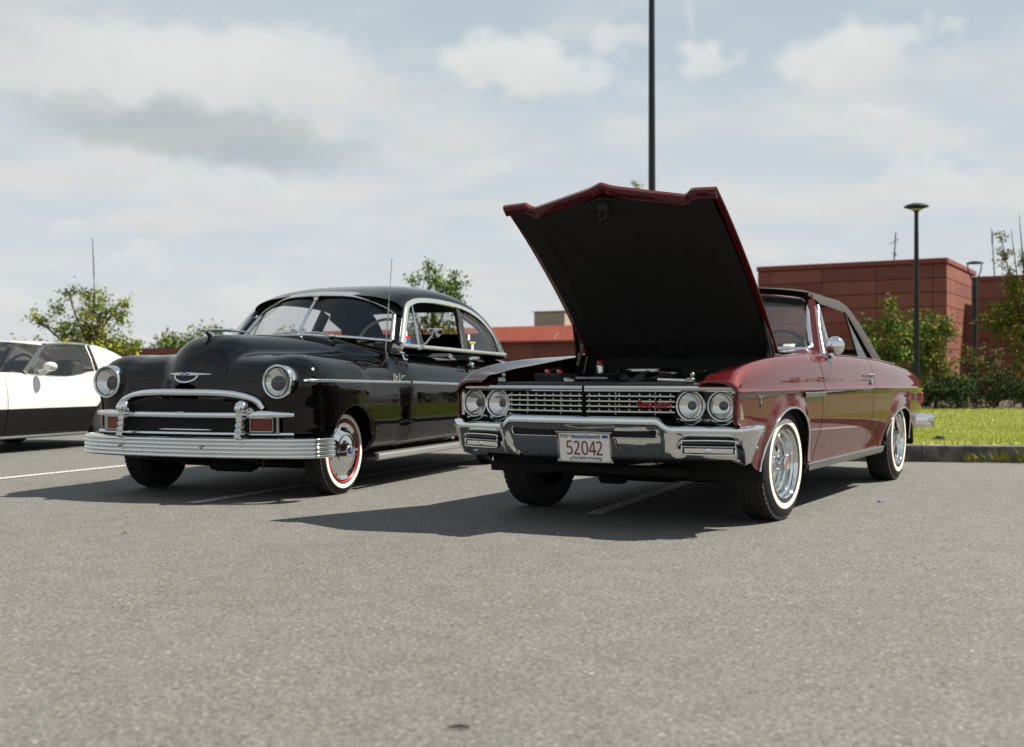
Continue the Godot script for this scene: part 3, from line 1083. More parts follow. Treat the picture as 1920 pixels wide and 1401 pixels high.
func red_bonnet(car: Node3D) -> void:
	var n := Node3D.new()
	n.name = "bonnet"
	car.add_child(n, true)
	n.position = Vector3(0, 0.957, -0.465)
	n.basis = Basis(Vector3.RIGHT, -0.672)   # local z runs from the hinge to the tip, local y to the outside
	var L := func(x: float) -> float:
		var a := absf(x)
		var inner := 1.315 + 0.122 * (1.0 - a / 0.47)
		return lerpf(inner, 1.350, smoothstep(0.465, 0.505, a))
	var bow := func(s: float) -> float: return 0.052 * sin(PI * clampf(s / 1.36, 0.0, 1.0))
	var skin := func(x: float, s: float, l: float) -> float:
		var a := absf(x) / 0.65
		var y: float = bow.call(s) + 0.020 * (1.0 - a * a) * smoothstep(0.0, 0.4, s) + 0.016 * exp(-pow(x / 0.05, 2.0))
		y += 0.014 * smoothstep(0.46, 0.52, absf(x)) * smoothstep(0.7, 1.3, s)
		return y
	var b := mb()
	var rows := []
	var xs := []
	for i in 57: xs.append(lerpf(-0.648, 0.648, i / 56.0))
	for k in 28:
		var row := PackedVector3Array()
		for x in xs:
			var l: float = L.call(x)
			var s := l * k / 27.0
			row.append(Vector3(x, skin.call(x, s, l), s))
		# side folds
		var e0: Vector3 = row[0]
		var e1: Vector3 = row[row.size() - 1]
		row.insert(0, e0 + Vector3(-0.004, -0.006, 0))
		row.insert(0, e0 + Vector3(-0.002, -0.019, 0))
		row.insert(0, e0 + Vector3(0.030, -0.021, 0))
		row.append(e1 + Vector3(0.004, -0.006, 0))
		row.append(e1 + Vector3(0.002, -0.019, 0))
		row.append(e1 + Vector3(-0.030, -0.021, 0))
		rows.append(row)
	# turned-down front lip
	for f in [[0.010, -0.008], [0.012, -0.030], [0.002, -0.040], [-0.045, -0.046]]:
		var row := PackedVector3Array()
		for p in rows[27]: row.append(p + Vector3(0, f[1] if p.y > rows[27][3].y - 0.005 or absf(p.x) < 0.6 else f[1] * 0.4, f[0]))
		rows.append(row)
	b.grid(rows, [27, 29], [2, 3, 59, 60])
	part("outer_skin", b, M.paint_red, n)
	# inner panel with pressed ribs
	b = mb()
	rows = []
	for k in 61:
		var row := PackedVector3Array()
		for i in 61:
			var x := lerpf(-0.615, 0.615, i / 60.0)
			var l: float = L.call(x) - 0.045
			var s := lerpf(0.02, l, k / 60.0)
			var y: float = bow.call(s) - 0.030
			var v := s / l
			var rib := 0.0
			rib = maxf(rib, smoothstep(0.030, 0.015, absf(absf(x) - 0.54 + v * 0.05)))
			rib = maxf(rib, smoothstep(0.030, 0.015, absf(s - 0.12)))
			rib = maxf(rib, smoothstep(0.030, 0.015, absf(v - 0.94)))
			rib = maxf(rib, smoothstep(0.034, 0.018, absf(absf(x) - 0.05 - v * 0.40)))
			rib = maxf(rib, smoothstep(0.03, 0.015, absf(v - 0.55 - 0.12 * x * x)))
			row.append(Vector3(x, y - 0.007 * rib, s))
		rows.append(row)
	b.grid(rows)
	part("inner_panel", b, M.pit, n)
	b = mb()
	b.box(Vector3(0, -0.055, 1.33), Vector3(0.06, 0.05, 0.05), 0.01)
	b.tube([Vector3(-0.02, -0.07, 1.33), Vector3(-0.02, -0.11, 1.30), Vector3(0.02, -0.11, 1.30), Vector3(0.02, -0.07, 1.33)], 0.006, 6)
	part("latch", b, M.dark, n)
	for sd in [-1.0, 1.0]:   # hinges with their springs
		b = mb(sd)
		b.box(Vector3(0.655, 0.885, -0.42), Vector3(0.02, 0.12, 0.14), 0.004)
		b.tube([Vector3(0.65, 0.90, -0.40), Vector3(0.645, 1.00, -0.33), Vector3(0.63, 1.10, -0.27)], 0.013, 6)
		b.tube([Vector3(0.65, 0.87, -0.30), Vector3(0.645, 0.96, -0.31), Vector3(0.63, 1.14, -0.24)], 0.009, 6)
		part("bonnet_hinge", b, M.dark, car)
		b = mb(sd)
		var coil := []
		for k in 80: coil.append(Vector3(0.635, 0.88, -0.30).lerp(Vector3(0.63, 1.02, -0.38), k / 79.0) + Vector3(cos(k * 0.9) * 0.014, 0, sin(k * 0.9) * 0.014))
		b.tube(coil, 0.0035, 5)
		part("hinge_spring", b, M.steel, car)


func red_cabin(car: Node3D) -> void:
	# ---- scuttle
	var b := mb()
	var rows := []
	for k in 8:
		var f := k / 7.0
		var row := PackedVector3Array()
		for i in 33:
			var x := lerpf(-0.80, 0.80, i / 32.0)
			var z0 := -0.475
			var z1 := -0.62 - 0.36 * pow(absf(x) / 0.74, 2.2)
			var z := lerpf(z0, z1, f)
			row.append(Vector3(x, minf(lerpf(0.948, 0.980, f) + 0.012 * (1 - x * x) - 0.03 * smoothstep(0.70, 0.80, absf(x)), 1.0), z))
		rows.append(row)
	b.grid(rows)
	part("scuttle", b, M.paint_red, car)
	b = mb()
	for i in 44:
		var x := lerpf(-0.56, 0.56, i / 43.0)
		b.box(Vector3(x, 0.9705 + 0.012 * (1 - x * x) * 0.9, -0.535 - 0.12 * x * x), Vector3(0.012, 0.006, 0.030), 0.001, Basis(Vector3.RIGHT, -0.2))
	part("air_vents", b, M.pit, car)
	# ---- windscreen
	var ws := Node3D.new()
	ws.name = "windscreen"
	car.add_child(ws, true)
	var base := func(u: float) -> Vector3: return Vector3(0.715 * u, 0.988 - 0.008 * u * u, -0.64 - 0.305 * pow(absf(u), 2.2))
	var head := func(u: float) -> Vector3: return Vector3(0.565 * u, 1.372 - 0.042 * pow(absf(u), 2.6), -1.235 - 0.115 * pow(absf(u), 2.2))
	b = mb()
	rows = []
	for k in 9:
		var row := PackedVector3Array()
		for i in 25:
			var u := lerpf(-1, 1, i / 24.0)
			row.append(base.call(u).lerp(head.call(u), k / 8.0) + Vector3(0, 0, 0.03 * sin(PI * k / 8.0)))
		rows.append(row)
	b.grid(rows)
	part("pane", b, M.dusty, ws)
	b = mb()
	var loop := []
	for i in 25: loop.append(base.call(lerpf(-0.95, 0.95, i / 24.0)))
	for k in range(1, 8): loop.append(base.call(1.0).lerp(head.call(1.0), lerpf(0.04, 0.96, (k - 1) / 6.0)) + Vector3(0, 0, 0.03 * sin(PI * k / 8.0)))
	for i in 25: loop.append(head.call(lerpf(0.95, -0.95, i / 24.0)))
	for k in range(1, 8): loop.append(base.call(-1.0).lerp(head.call(-1.0), lerpf(0.96, 0.04, (k - 1) / 6.0)) + Vector3(0, 0, 0.03 * sin(PI * k / 8.0)))
	b.tube(loop, 0.0165, 8, true)
	part("chrome_frame", b, M.chrome, ws)
	b = mb()
	b.box(base.call(0.86).lerp(head.call(0.86), 0.07) + Vector3(-0.02, 0.0, 0.012), Vector3(0.075, 0.028, 0.002), 0.0005, Basis(Vector3.RIGHT, -0.9))
	part("sticker", b, M.paper, ws)
	for x in [-0.46, 0.10]:   # wipers
		b = mb()
		b.tube([Vector3(x, 0.995, -0.57), Vector3(x + 0.05, 1.012, -0.60), Vector3(x + 0.16, 1.012, -0.66)], [0.012, 0.008, 0.005], 6)
		b.tube([Vector3(x + 0.03, 1.016, -0.635), Vector3(x + 0.36, 1.014, -0.72)], 0.005, 6)
		part("wiper", b, M.chrome, car)
	for sd in [-1.0, 1.0]:
		# painted pillar
		b = mb(sd)
		var pill := []
		for k in 9:
			var f := k / 8.0
			pill.append(Vector3(lerpf(0.752, 0.597, f), lerpf(0.94, 1.335, f), lerpf(-0.955, -1.345, f)))
		b.sweep(pill, [Vector2(-0.030, -0.022), Vector2(-0.030, 0.016), Vector2(-0.004, 0.026), Vector2(0.022, 0.014), Vector2(0.024, -0.022), Vector2(-0.030, -0.022)], Vector3.RIGHT)
		part("pillar", b, M.paint_red, car)
		# side glass
		b = mb(sd)
		b.tube([Vector3(0.775, 0.935, -1.005), Vector3(0.700, 1.12, -1.16), Vector3(0.650, 1.285, -1.305)], 0.010, 6)
		b.tube([Vector3(0.652, 1.285, -1.312), Vector3(0.700, 1.14, -1.262), Vector3(0.770, 0.935, -1.215)], 0.009, 6)
		b.tube([Vector3(0.775, 0.942, -1.0), Vector3(0.772, 0.942, -1.215)], 0.007, 6)
		part("vent_frame", b, M.chrome, car)
		b = mb(sd)
		b.grid([PackedVector3Array([Vector3(0.772, 0.94, -1.01), Vector3(0.768, 0.94, -1.21)]), PackedVector3Array([Vector3(0.652, 1.28, -1.303), Vector3(0.651, 1.28, -1.309)])])
		part("vent_window", b, M.pane, car)
		b = mb(sd)
		b.grid([PackedVector3Array([Vector3(0.772, 0.93, -1.91), Vector3(0.768, 0.93, -2.27)]), PackedVector3Array([Vector3(0.655, 1.262, -1.992), Vector3(0.655, 1.262, -2.004)])])
		part("quarter_window", b, M.pane, car)
		b = mb(sd)
		b.tube([Vector3(0.770, 0.93, -1.90), Vector3(0.652, 1.262, -1.992)], 0.009, 6)
		part("window_post", b, M.dark, car)
		b = mb(sd)   # belt moulding, soft top well trim
		var belt := []
		for i in 14: belt.append(Vector3(0.80, r_yt(lerpf(-0.98, -2.9, i / 13.0)) + 0.002, lerpf(-0.98, -2.9, i / 13.0)))
		b.tube(belt, 0.006, 6)
		part("belt_trim", b, M.paint_red, car)
	# ---- door mirror
	var mi := Node3D.new()
	mi.name = "mirror"
	car.add_child(mi, true)
	b = mb()
	b.lathe([Vector2(0.0, 0.052), Vector2(0.024, 0.048), Vector2(0.046, 0.034), Vector2(0.060, 0.010), Vector2(0.063, -0.010), Vector2(0.060, -0.022), Vector2(0.054, -0.024)], Transform3D(Basis(Vector3.UP, -PI / 2 - 0.25), Vector3(0.862, 1.000, -0.925)), 28, [5])
	part("mirror_shell", b, M.chrome, mi)
	b = mb()
	b.tube(spline([Vector3(0.845, 0.935, -0.915), Vector3(0.852, 0.95, -0.90), Vector3(0.855, 0.975, -0.905)], 4), [0.024, 0.022, 0.020, 0.018, 0.016, 0.014, 0.012, 0.011, 0.010], 8)
	part("mirror_foot", b, M.chrome, mi)
	# ---- cloth roof
	var st := Node3D.new()
	st.name = "soft_top"
	car.add_child(st, true)
	b = mb()
	var zs := [-1.30, -1.335, -1.40, -1.48, -1.58, -1.70, -1.82, -1.92, -1.99, -2.06, -2.13, -2.20, -2.27, -2.36, -2.46, -2.58, -2.72, -2.86, -3.00, -3.14, -3.28]
	var side_top := []
	var cross := []
	for z in zs:
		var ys := cv([Vector2(-3.30, 0.925), Vector2(-3.10, 1.015), Vector2(-2.90, 1.105), Vector2(-2.70, 1.205), Vector2(-2.50, 1.285), Vector2(-2.35, 1.325), Vector2(-2.20, 1.345), Vector2(-2.02, 1.358), Vector2(-1.80, 1.358), Vector2(-1.55, 1.372), Vector2(-1.40, 1.372), Vector2(-1.30, 1.352)], z)
		ys += 0.016 + 0.008 * exp(-pow((z + 1.66) / 0.06, 2.0)) + 0.007 * exp(-pow((z + 2.12) / 0.06, 2.0))
		var yl := cv([Vector2(-2.27, 0.935), Vector2(-2.0, 1.262), Vector2(-1.99, 1.262), Vector2(-1.30, 1.292)], z)
		if z < -1.99: yl = lerpf(1.262, 0.932, clampf((-1.99 - z) / 0.27, 0.0, 1.0))
		if z < -2.27: yl = r_yt(z) - 0.005
		var xl := lerpf(0.664, 0.785, clampf((1.262 - yl) / 0.33, 0.0, 1.0))
		if z < -2.3: xl = lerpf(0.785, 0.66, clampf((-2.3 - z) / 0.98, 0.0, 1.0))
		var sh := Vector2(minf(0.575, xl - 0.06), maxf(ys, yl + 0.002))
		var yc := sh.y + lerpf(0.042, 0.02, clampf((-2.2 - z) / 1.0, 0.0, 1.0))
		var half := []
		for q in 7:   # side wall up to the shoulder
			var f := q / 6.0
			half.append(Vector3(lerpf(xl, sh.x, pow(f, 1.6) * 0.75 + 0.25 * f), lerpf(yl, sh.y - 0.012, f), z))
		for q in range(1, 9):
			var f := q / 8.0
			half.append(Vector3(sh.x * (1.0 - f), sh.y + (yc - sh.y) * (1.0 - pow(1.0 - f, 2.2)), z))
		var row := PackedVector3Array()
		for p in half: row.append(p)
		for q in range(half.size() - 2, -1, -1): row.append(Vector3(-half[q].x, half[q].y, half[q].z))
		cross.append(row)
	# leave the wide rear window open between rows 14 and 19, columns 7 to 21
	b.grid(cross.slice(0, 15))
	var lft := []
	var rgt := []
	var win := []
	for r in range(14, 20):
		lft.append(cross[r].slice(0, 8))
		rgt.append(cross[r].slice(21, 29))
		win.append(cross[r].slice(7, 22))
	b.grid(lft)
	b.grid(rgt)
	b.grid(cross.slice(19, 21))
	# header roll above the windscreen
	var hr := PackedVector3Array()
	var pth := []
	for i in 21: pth.append(head.call(lerpf(-1, 1, i / 20.0)) + Vector3(0, 0.012, -0.015))
	b.sweep(pth, [Vector2(0.05, -0.006), Vector2(0.02, -0.014), Vector2(-0.012, -0.006), Vector2(-0.012, 0.014), Vector2(0.004, 0.022), Vector2(0.08, 0.026)], Vector3.UP, true, false)
	part("cloth", b, M.top, st)
	b = mb()
	b.grid(win)
	part("rear_window", b, M.pane, st)
	# ---- inside
	b = mb()
	for sd in [-1.0, 1.0]:
		b.box(Vector3(0.36 * sd, 0.62, -1.75), Vector3(0.54, 0.16, 0.52), 0.05)
		b.box(Vector3(0.36 * sd, 0.83, -2.02), Vector3(0.52, 0.46, 0.14), 0.05, Basis(Vector3.RIGHT, -0.25))
	b.box(Vector3(0, 0.80, -2.78), Vector3(1.2, 0.36, 0.16), 0.05, Basis(Vector3.RIGHT, -0.25))
	b.box(Vector3(0, 0.60, -2.5), Vector3(1.2, 0.14, 0.5), 0.04)
	part("seats", b, M.seat_red, car)
	b = mb()
	b.box(Vector3(0, 0.87, -1.05), Vector3(1.36, 0.14, 0.26), 0.04)
	part("dashboard", b, M.seat_red, car)
	b = mb()
	var sw := Basis(Vector3.UP, -PI / 2) * Basis(Vector3.BACK, 0.5)
	b.tube(ring(Vector3(0.36, 0.95, -1.36), 0.195, sw, 28), 0.012, 8, true)
	b.tube([Vector3(0.36, 0.95, -1.36) + sw * Vector3(0, 0, 0.19), Vector3(0.36, 0.95, -1.36) + sw * Vector3(0.03, 0, 0), Vector3(0.36, 0.95, -1.36) - sw * Vector3(0, 0, 0.19)], 0.012, 6)
	b.tube([Vector3(0.36, 0.95, -1.36), Vector3(0.36, 0.85, -1.05)], 0.025, 8)
	part("steering_wheel", b, M.dark, car)
	b = mb()
	b.box(Vector3(0, 0.36, -1.9), Vector3(1.6, 0.04, 2.4), 0.01)
	b.box(Vector3(0, 0.62, -0.62), Vector3(1.3, 0.60, 0.03), 0.01)
	part("floor_pan", b, M.pit, car)


func red_bay(car: Node3D) -> void:
	# ---- engine bay, open to the front under the raised bonnet
	var e := Node3D.new()
	e.name = "engine_bay"
	car.add_child(e, true)
	var b := mb()
	b.box(Vector3(0, 0.76, -0.50), Vector3(1.32, 0.40, 0.03), 0.01)
	part("firewall", b, M.pit, e)
	b = mb()
	for sd in [-1.0, 1.0]:
		b.box(Vector3(0.545 * sd, 0.735, 0.15), Vector3(0.20, 0.05, 1.2), 0.02)
	part("inner_fenders", b, M.satin, e)
	b = mb()
	b.box(Vector3(0, 0.765, 0.60), Vector3(1.26, 0.03, 0.22), 0.008)
	b.box(Vector3(0, 0.70, 0.66), Vector3(0.80, 0.16, 0.05), 0.006)
	b.box(Vector3(0, 0.765, 0.735), Vector3(1.20, 0.022, 0.06), 0.006)
	part("radiator", b, M.satin, e)
	b = mb()
	b.lathe([Vector2(0.0, 0.022), Vector2(0.030, 0.020), Vector2(0.034, 0.008), Vector2(0.034, 0.0)], Transform3D(Basis(Vector3.BACK, PI / 2), Vector3(-0.22, 0.783, 0.60)), 20)
	part("radiator_cap", b, M.steel, e)
	b = mb()
	b.lathe([Vector2(0.0, 0.05), Vector2(0.02, 0.048), Vector2(0.03, 0.034), Vector2(0.17, 0.030), Vector2(0.19, 0.018), Vector2(0.19, -0.035), Vector2(0.165, -0.05)], Transform3D(Basis(Vector3.BACK, PI / 2), Vector3(0.02, 0.835, 0.02)), 40, [2, 4])
	part("air_cleaner", b, M.chrome, e)
	b = mb()
	b.box(Vector3(0, 0.66, -0.02), Vector3(0.52, 0.22, 0.62), 0.05)
	for sd in [-1.0, 1.0]: b.box(Vector3(0.27 * sd, 0.735, -0.02), Vector3(0.13, 0.09, 0.56), 0.035, Basis(Vector3.BACK, -0.5 * sd))
	part("engine_block", b, M.dark, e)
	b = mb()
	b.tube(spline([Vector3(0.13, 0.76, 0.56), Vector3(0.15, 0.80, 0.46), Vector3(0.10, 0.80, 0.34), Vector3(0.05, 0.77, 0.27)], 5), 0.026, 8)
	b.tube(spline([Vector3(-0.46, 0.77, 0.2), Vector3(-0.3, 0.82, -0.1), Vector3(-0.1, 0.83, -0.3), Vector3(0.2, 0.84, -0.42)], 5), 0.010, 6)
	b.tube(spline([Vector3(0.48, 0.78, 0.1), Vector3(0.36, 0.82, -0.1), Vector3(0.3, 0.82, -0.4)], 5), 0.009, 6)
	part("hoses", b, M.rubber, e)
	b = mb()
	b.box(Vector3(-0.45, 0.76, 0.32), Vector3(0.18, 0.14, 0.24), 0.01)
	part("battery", b, M.dark, e)
	b = mb()
	for x in [-0.49, -0.41]: b.lathe([Vector2(0.0, 0.02), Vector2(0.016, 0.018), Vector2(0.018, 0.0)], Transform3D(Basis(Vector3.BACK, PI / 2), Vector3(x, 0.832, 0.36)), 10)
	part("battery_cap", b, M.cap_red, e)
	b = mb()
	b.tube([Vector3(0.30, 0.792, 0.56), Vector3(0.455, 0.786, 0.50)], 0.010, 8)
	part("support_rod", b, M.white_trim, e)
	b = mb()
	b.box(Vector3(-0.16, 0.800, 0.42), Vector3(0.20, 0.018, 0.06), 0.006, Basis(Vector3.UP, 0.1))
	part("fan_shroud", b, M.steel, e)
	b = mb()
	b.lathe([Vector2(0.0, 0.03), Vector2(0.022, 0.028), Vector2(0.030, 0.015), Vector2(0.030, -0.03)], Transform3D(Basis(Vector3.BACK, PI / 2), Vector3(-0.50, 0.86, -0.36)), 16)
	part("washer_bottle", b, M.white_trim, e)
	b = mb()
	b.lathe([Vector2(0.0, 0.025), Vector2(0.02, 0.022), Vector2(0.022, 0.0)], Transform3D(Basis(Vector3.BACK, PI / 2), Vector3(-0.50, 0.890, -0.36)), 16)
	part("bottle_cap", b, M.cap_red, e)
	b = mb()
	for p in [Vector3(-0.58, 0.80, 0.735), Vector3(0.56, 0.80, 0.735)]:
		b.box(p + Vector3(0, -0.01, 0), Vector3(0.05, 0.03, 0.03), 0.008)
		b.ball(p + Vector3(0.012, 0.018, 0), Vector3(0.012, 0.016, 0.012), 10)
	part("bonnet_stop", b, M.steel, e)


# ---------------------------------------------------------------- black sedan
static func smin(a: float, b: float, k: float) -> float:
	var h := maxf(k - absf(a - b), 0.0) / k
	return minf(a, b) - h * h * k * 0.25


# the body below the windows as a field that is negative inside
func k_field(x: float, y: float, z: float) -> float:
	x = absf(x)
	# slab sides and pontoon fenders
	var top := 0.968
	if z < -0.6: top = lerpf(0.968, 0.90, clampf((-0.6 - z) / 1.6, 0.0, 1.0))
	var hy := top - 0.60 if y > 0.60 else 0.40
	var zz := 0.0
	if z > 0.18: zz = (z - 0.18) / (0.44 - 0.05 * maxf(0.0, 1.0 - x / 0.5))
	elif z < -3.15: zz = (-3.15 - z) / 1.02
	var a := x / 0.915
	a *= a
	var q := (y - 0.60) / hy
	q *= q
	var s := a * a + q * q + zz * zz * zz
	var f := (sqrt(sqrt(s)) - 1.0) * 0.40
	# headlamp pods
	var dx := x - 0.675
	var dy := y - 0.778
	var dz := z - clampf(z, -0.10, 0.40)
	f = smin(f, sqrt(dx * dx + dy * dy + dz * dz * 1.3) - 0.118, 0.16)
	# bonnet dome
	var t := clampf((0.64 - z) / 1.4, 0.0, 1.0)
	var w := lerpf(0.27, 0.63, pow(t, 0.9))
	var ht := 0.538 + 0.045 * t
	var bz := maxf(0.0, (z - 0.24) / 0.445)
	var rz := maxf(0.0, (-0.80 - z) / 0.40)
	var yy := maxf(0.0, y - 0.55) / ht
	var g := (pow(pow(x / w, 2.6) + pow(yy, 2.6) + pow(bz, 2.6) + pow(rz, 2.6), 0.385) - 1.0) * 0.34
	g = maxf(g, 0.45 - y)
	f = smin(f, g, 0.045)
	# waist below the windows, boot
	var cz := 0.0
	if z > -0.98: cz = (z + 0.98) / 0.26
	elif z < -2.9: cz = (-2.9 - z) / 1.15
	var bt := 0.36 - 0.05 * clampf((-1.0 - z) / 2.4, 0.0, 1.0)
	var c := absf(y - 0.68) / bt
	var x5 := x / 0.805
	var cc := pow(pow(x5, 5.0) + pow(c, 5.0) + pow(cz, 3.0), 0.2)
	f = smin(f, (cc - 1.0) * 0.30, 0.10)
	# wheel openings
	if x > 0.45:
		var r := sqrt((y - 0.275) * (y - 0.275) + z * z) - 0.332
		f = maxf(f, -r)
		r = sqrt((y - 0.275) * (y - 0.275) + (z + 2.921) * (z + 2.921)) - 0.335
		f = maxf(f, -r)
	# cabin
	if x < 0.76 and z < -1.0 and z > -3.5:
		var inside := maxf(maxf(x - 0.735, 0.42 - y), maxf(z + 1.13, -3.02 - z))
		f = maxf(f, -inside)
	return maxf(f, 0.215 - y)


func black_body(car: Node3D) -> void:
	var h := 0.022
	var nx := 46
	var ny := 44
	var nz := 220
	var y0 := 0.19
	var z0 := -4.15
	var W := 2 * nx + 1
	var val := PackedFloat32Array()
	val.resize(W * ny * nz)
	for k in nz:
		var z := z0 + k * h
		for j in ny:
			var y := y0 + j * h
			var row := (k * ny + j) * W
			for i in nx + 1:
				var f := k_field(i * h, y, z)
				val[row + nx + i] = f
				val[row + nx - i] = f
	# surface nets
	var idx := PackedInt32Array()
	idx.resize(W * ny * nz)
	idx.fill(-1)
	var pts := PackedVector3Array()
	var cor := [0, 1, W, W + 1, W * ny, W * ny + 1, W * ny + W, W * ny + W + 1]
	var off := [Vector3(0, 0, 0), Vector3(1, 0, 0), Vector3(0, 1, 0), Vector3(1, 1, 0), Vector3(0, 0, 1), Vector3(1, 0, 1), Vector3(0, 1, 1), Vector3(1, 1, 1)]
	var ed := [[0, 1], [2, 3], [4, 5], [6, 7], [0, 2], [1, 3], [4, 6], [5, 7], [0, 4], [1, 5], [2, 6], [3, 7]]
	for k in nz - 1:
		for j in ny - 1:
			var row := (k * ny + j) * W
			for i in W - 1:
				var o := row + i
				var neg := 0
				for q in 8:
					if val[o + cor[q]] < 0.0: neg += 1
				if neg == 0 or neg == 8: continue
				var p := Vector3.ZERO
				var m := 0
				for e in ed:
					var fa := val[o + cor[e[0]]]
					var fb := val[o + cor[e[1]]]
					if (fa < 0.0) != (fb < 0.0):
						p += off[e[0]].lerp(off[e[1]], fa / (fa - fb))
						m += 1
				p /= m
				idx[o] = pts.size()
				pts.append(Vector3((i - nx + p.x) * h, y0 + (j + p.y) * h, z0 + (k + p.z) * h))
	var nor := PackedVector3Array()
	var e := 0.004
	for q in pts.size():
		var p := pts[q]
		# settle the point on the surface, then take the slope there
		var g := Vector3(k_field(p.x + e, p.y, p.z) - k_field(p.x - e, p.y, p.z), k_field(p.x, p.y + e, p.z) - k_field(p.x, p.y - e, p.z), k_field(p.x, p.y, p.z + e) - k_field(p.x, p.y, p.z - e)) / (2.0 * e)
		var gl := g.length_squared()
		if gl > 0.02:
			var mv := g * (k_field(p.x, p.y, p.z) / gl)
			if mv.length() < h * 0.7: pts[q] = p - mv
		nor.append(g.normalized() if gl > 1e-9 else Vector3.UP)
	var groups := {"fenders": PackedInt32Array(), "bonnet": PackedInt32Array(), "door": PackedInt32Array(), "door_far": PackedInt32Array(), "rear_body": PackedInt32Array()}
	var step := [1, W, W * ny]
	for k in range(1, nz - 1):
		for j in range(1, ny - 1):
			var row := (k * ny + j) * W
			for i in range(1, W - 1):
				var o := row + i
				var a := val[o]
				for ax in 3:
					var b := val[o + step[ax]]
					if (a < 0.0) == (b < 0.0): continue
					var u: int = step[(ax + 1) % 3]
					var w: int = step[(ax + 2) % 3]
					var q0 := idx[o]
					var q1 := idx[o - u]
					var q2 := idx[o - u - w]
					var q3 := idx[o - w]
					if q0 < 0 or q1 < 0 or q2 < 0 or q3 < 0: continue
					var mid := (pts[q0] + pts[q1] + pts[q2] + pts[q3]) * 0.25
					var key := "rear_body"
					if mid.z > -0.82:
						key = "fenders"
						var ht := 0.64 * pow(clampf((0.64 - mid.z) / 1.4, 0.0, 1.0), 0.85) + 0.20
						if absf(mid.x) < minf(ht, 0.62) and mid.y > 0.74 and mid.z > -0.70: key = "bonnet"
					elif mid.z > -2.34 and absf(mid.x) > 0.5 and mid.y > 0.27:
						key = "door" if mid.x > 0 else "door_far"
					if a < 0.0: groups[key].append_array(PackedInt32Array([q0, q2, q1, q0, q3, q2]))
					else: groups[key].append_array(PackedInt32Array([q0, q1, q2, q0, q2, q3]))
	for key in groups:
		var b := mb()
		var seen := {}
		for q in groups[key]:
			if not seen.has(q):
				seen[q] = b.v.size()
				b.v.append(pts[q])
				b.n.append(nor[q])
			b.ix.append(seen[q])
		part("door" if key == "door_far" else key, b, M.paint_black, car)


func k_side(y: float) -> float:   # how far out the side windows stand at a height
	return 0.795 - (y - 1.03) * 0.36


const WINDOW := [Vector2(-2.975, 1.015), Vector2(-2.962, 1.079), Vector2(-2.93, 1.187), Vector2(-2.846, 1.273), Vector2(-2.74, 1.335), Vector2(-2.581, 1.387), Vector2(-2.366, 1.424), Vector2(-2.055, 1.441), Vector2(-1.75, 1.443), Vector2(-1.488, 1.428), Vector2(-1.374, 1.409), Vector2(-1.273, 1.379), Vector2(-1.202, 1.331), Vector2(-1.124, 1.251), Vector2(-1.029, 1.155), Vector2(-0.942, 1.062)]


func k_win_top(z: float) -> float:
	return cv(WINDOW, z)


func k_belt(z: float) -> float:
	return lerpf(1.052, 1.012, clampf((-0.95 - z) / 2.3, 0.0, 1.0))


func on_field(x: float, y: float, z: float) -> Vector3:   # slide outward in x until the skin is met
	var xx := x
	for k in 12:
		var f := k_field(xx, y, z)
		xx -= f * 0.9
	return Vector3(xx, y, z)


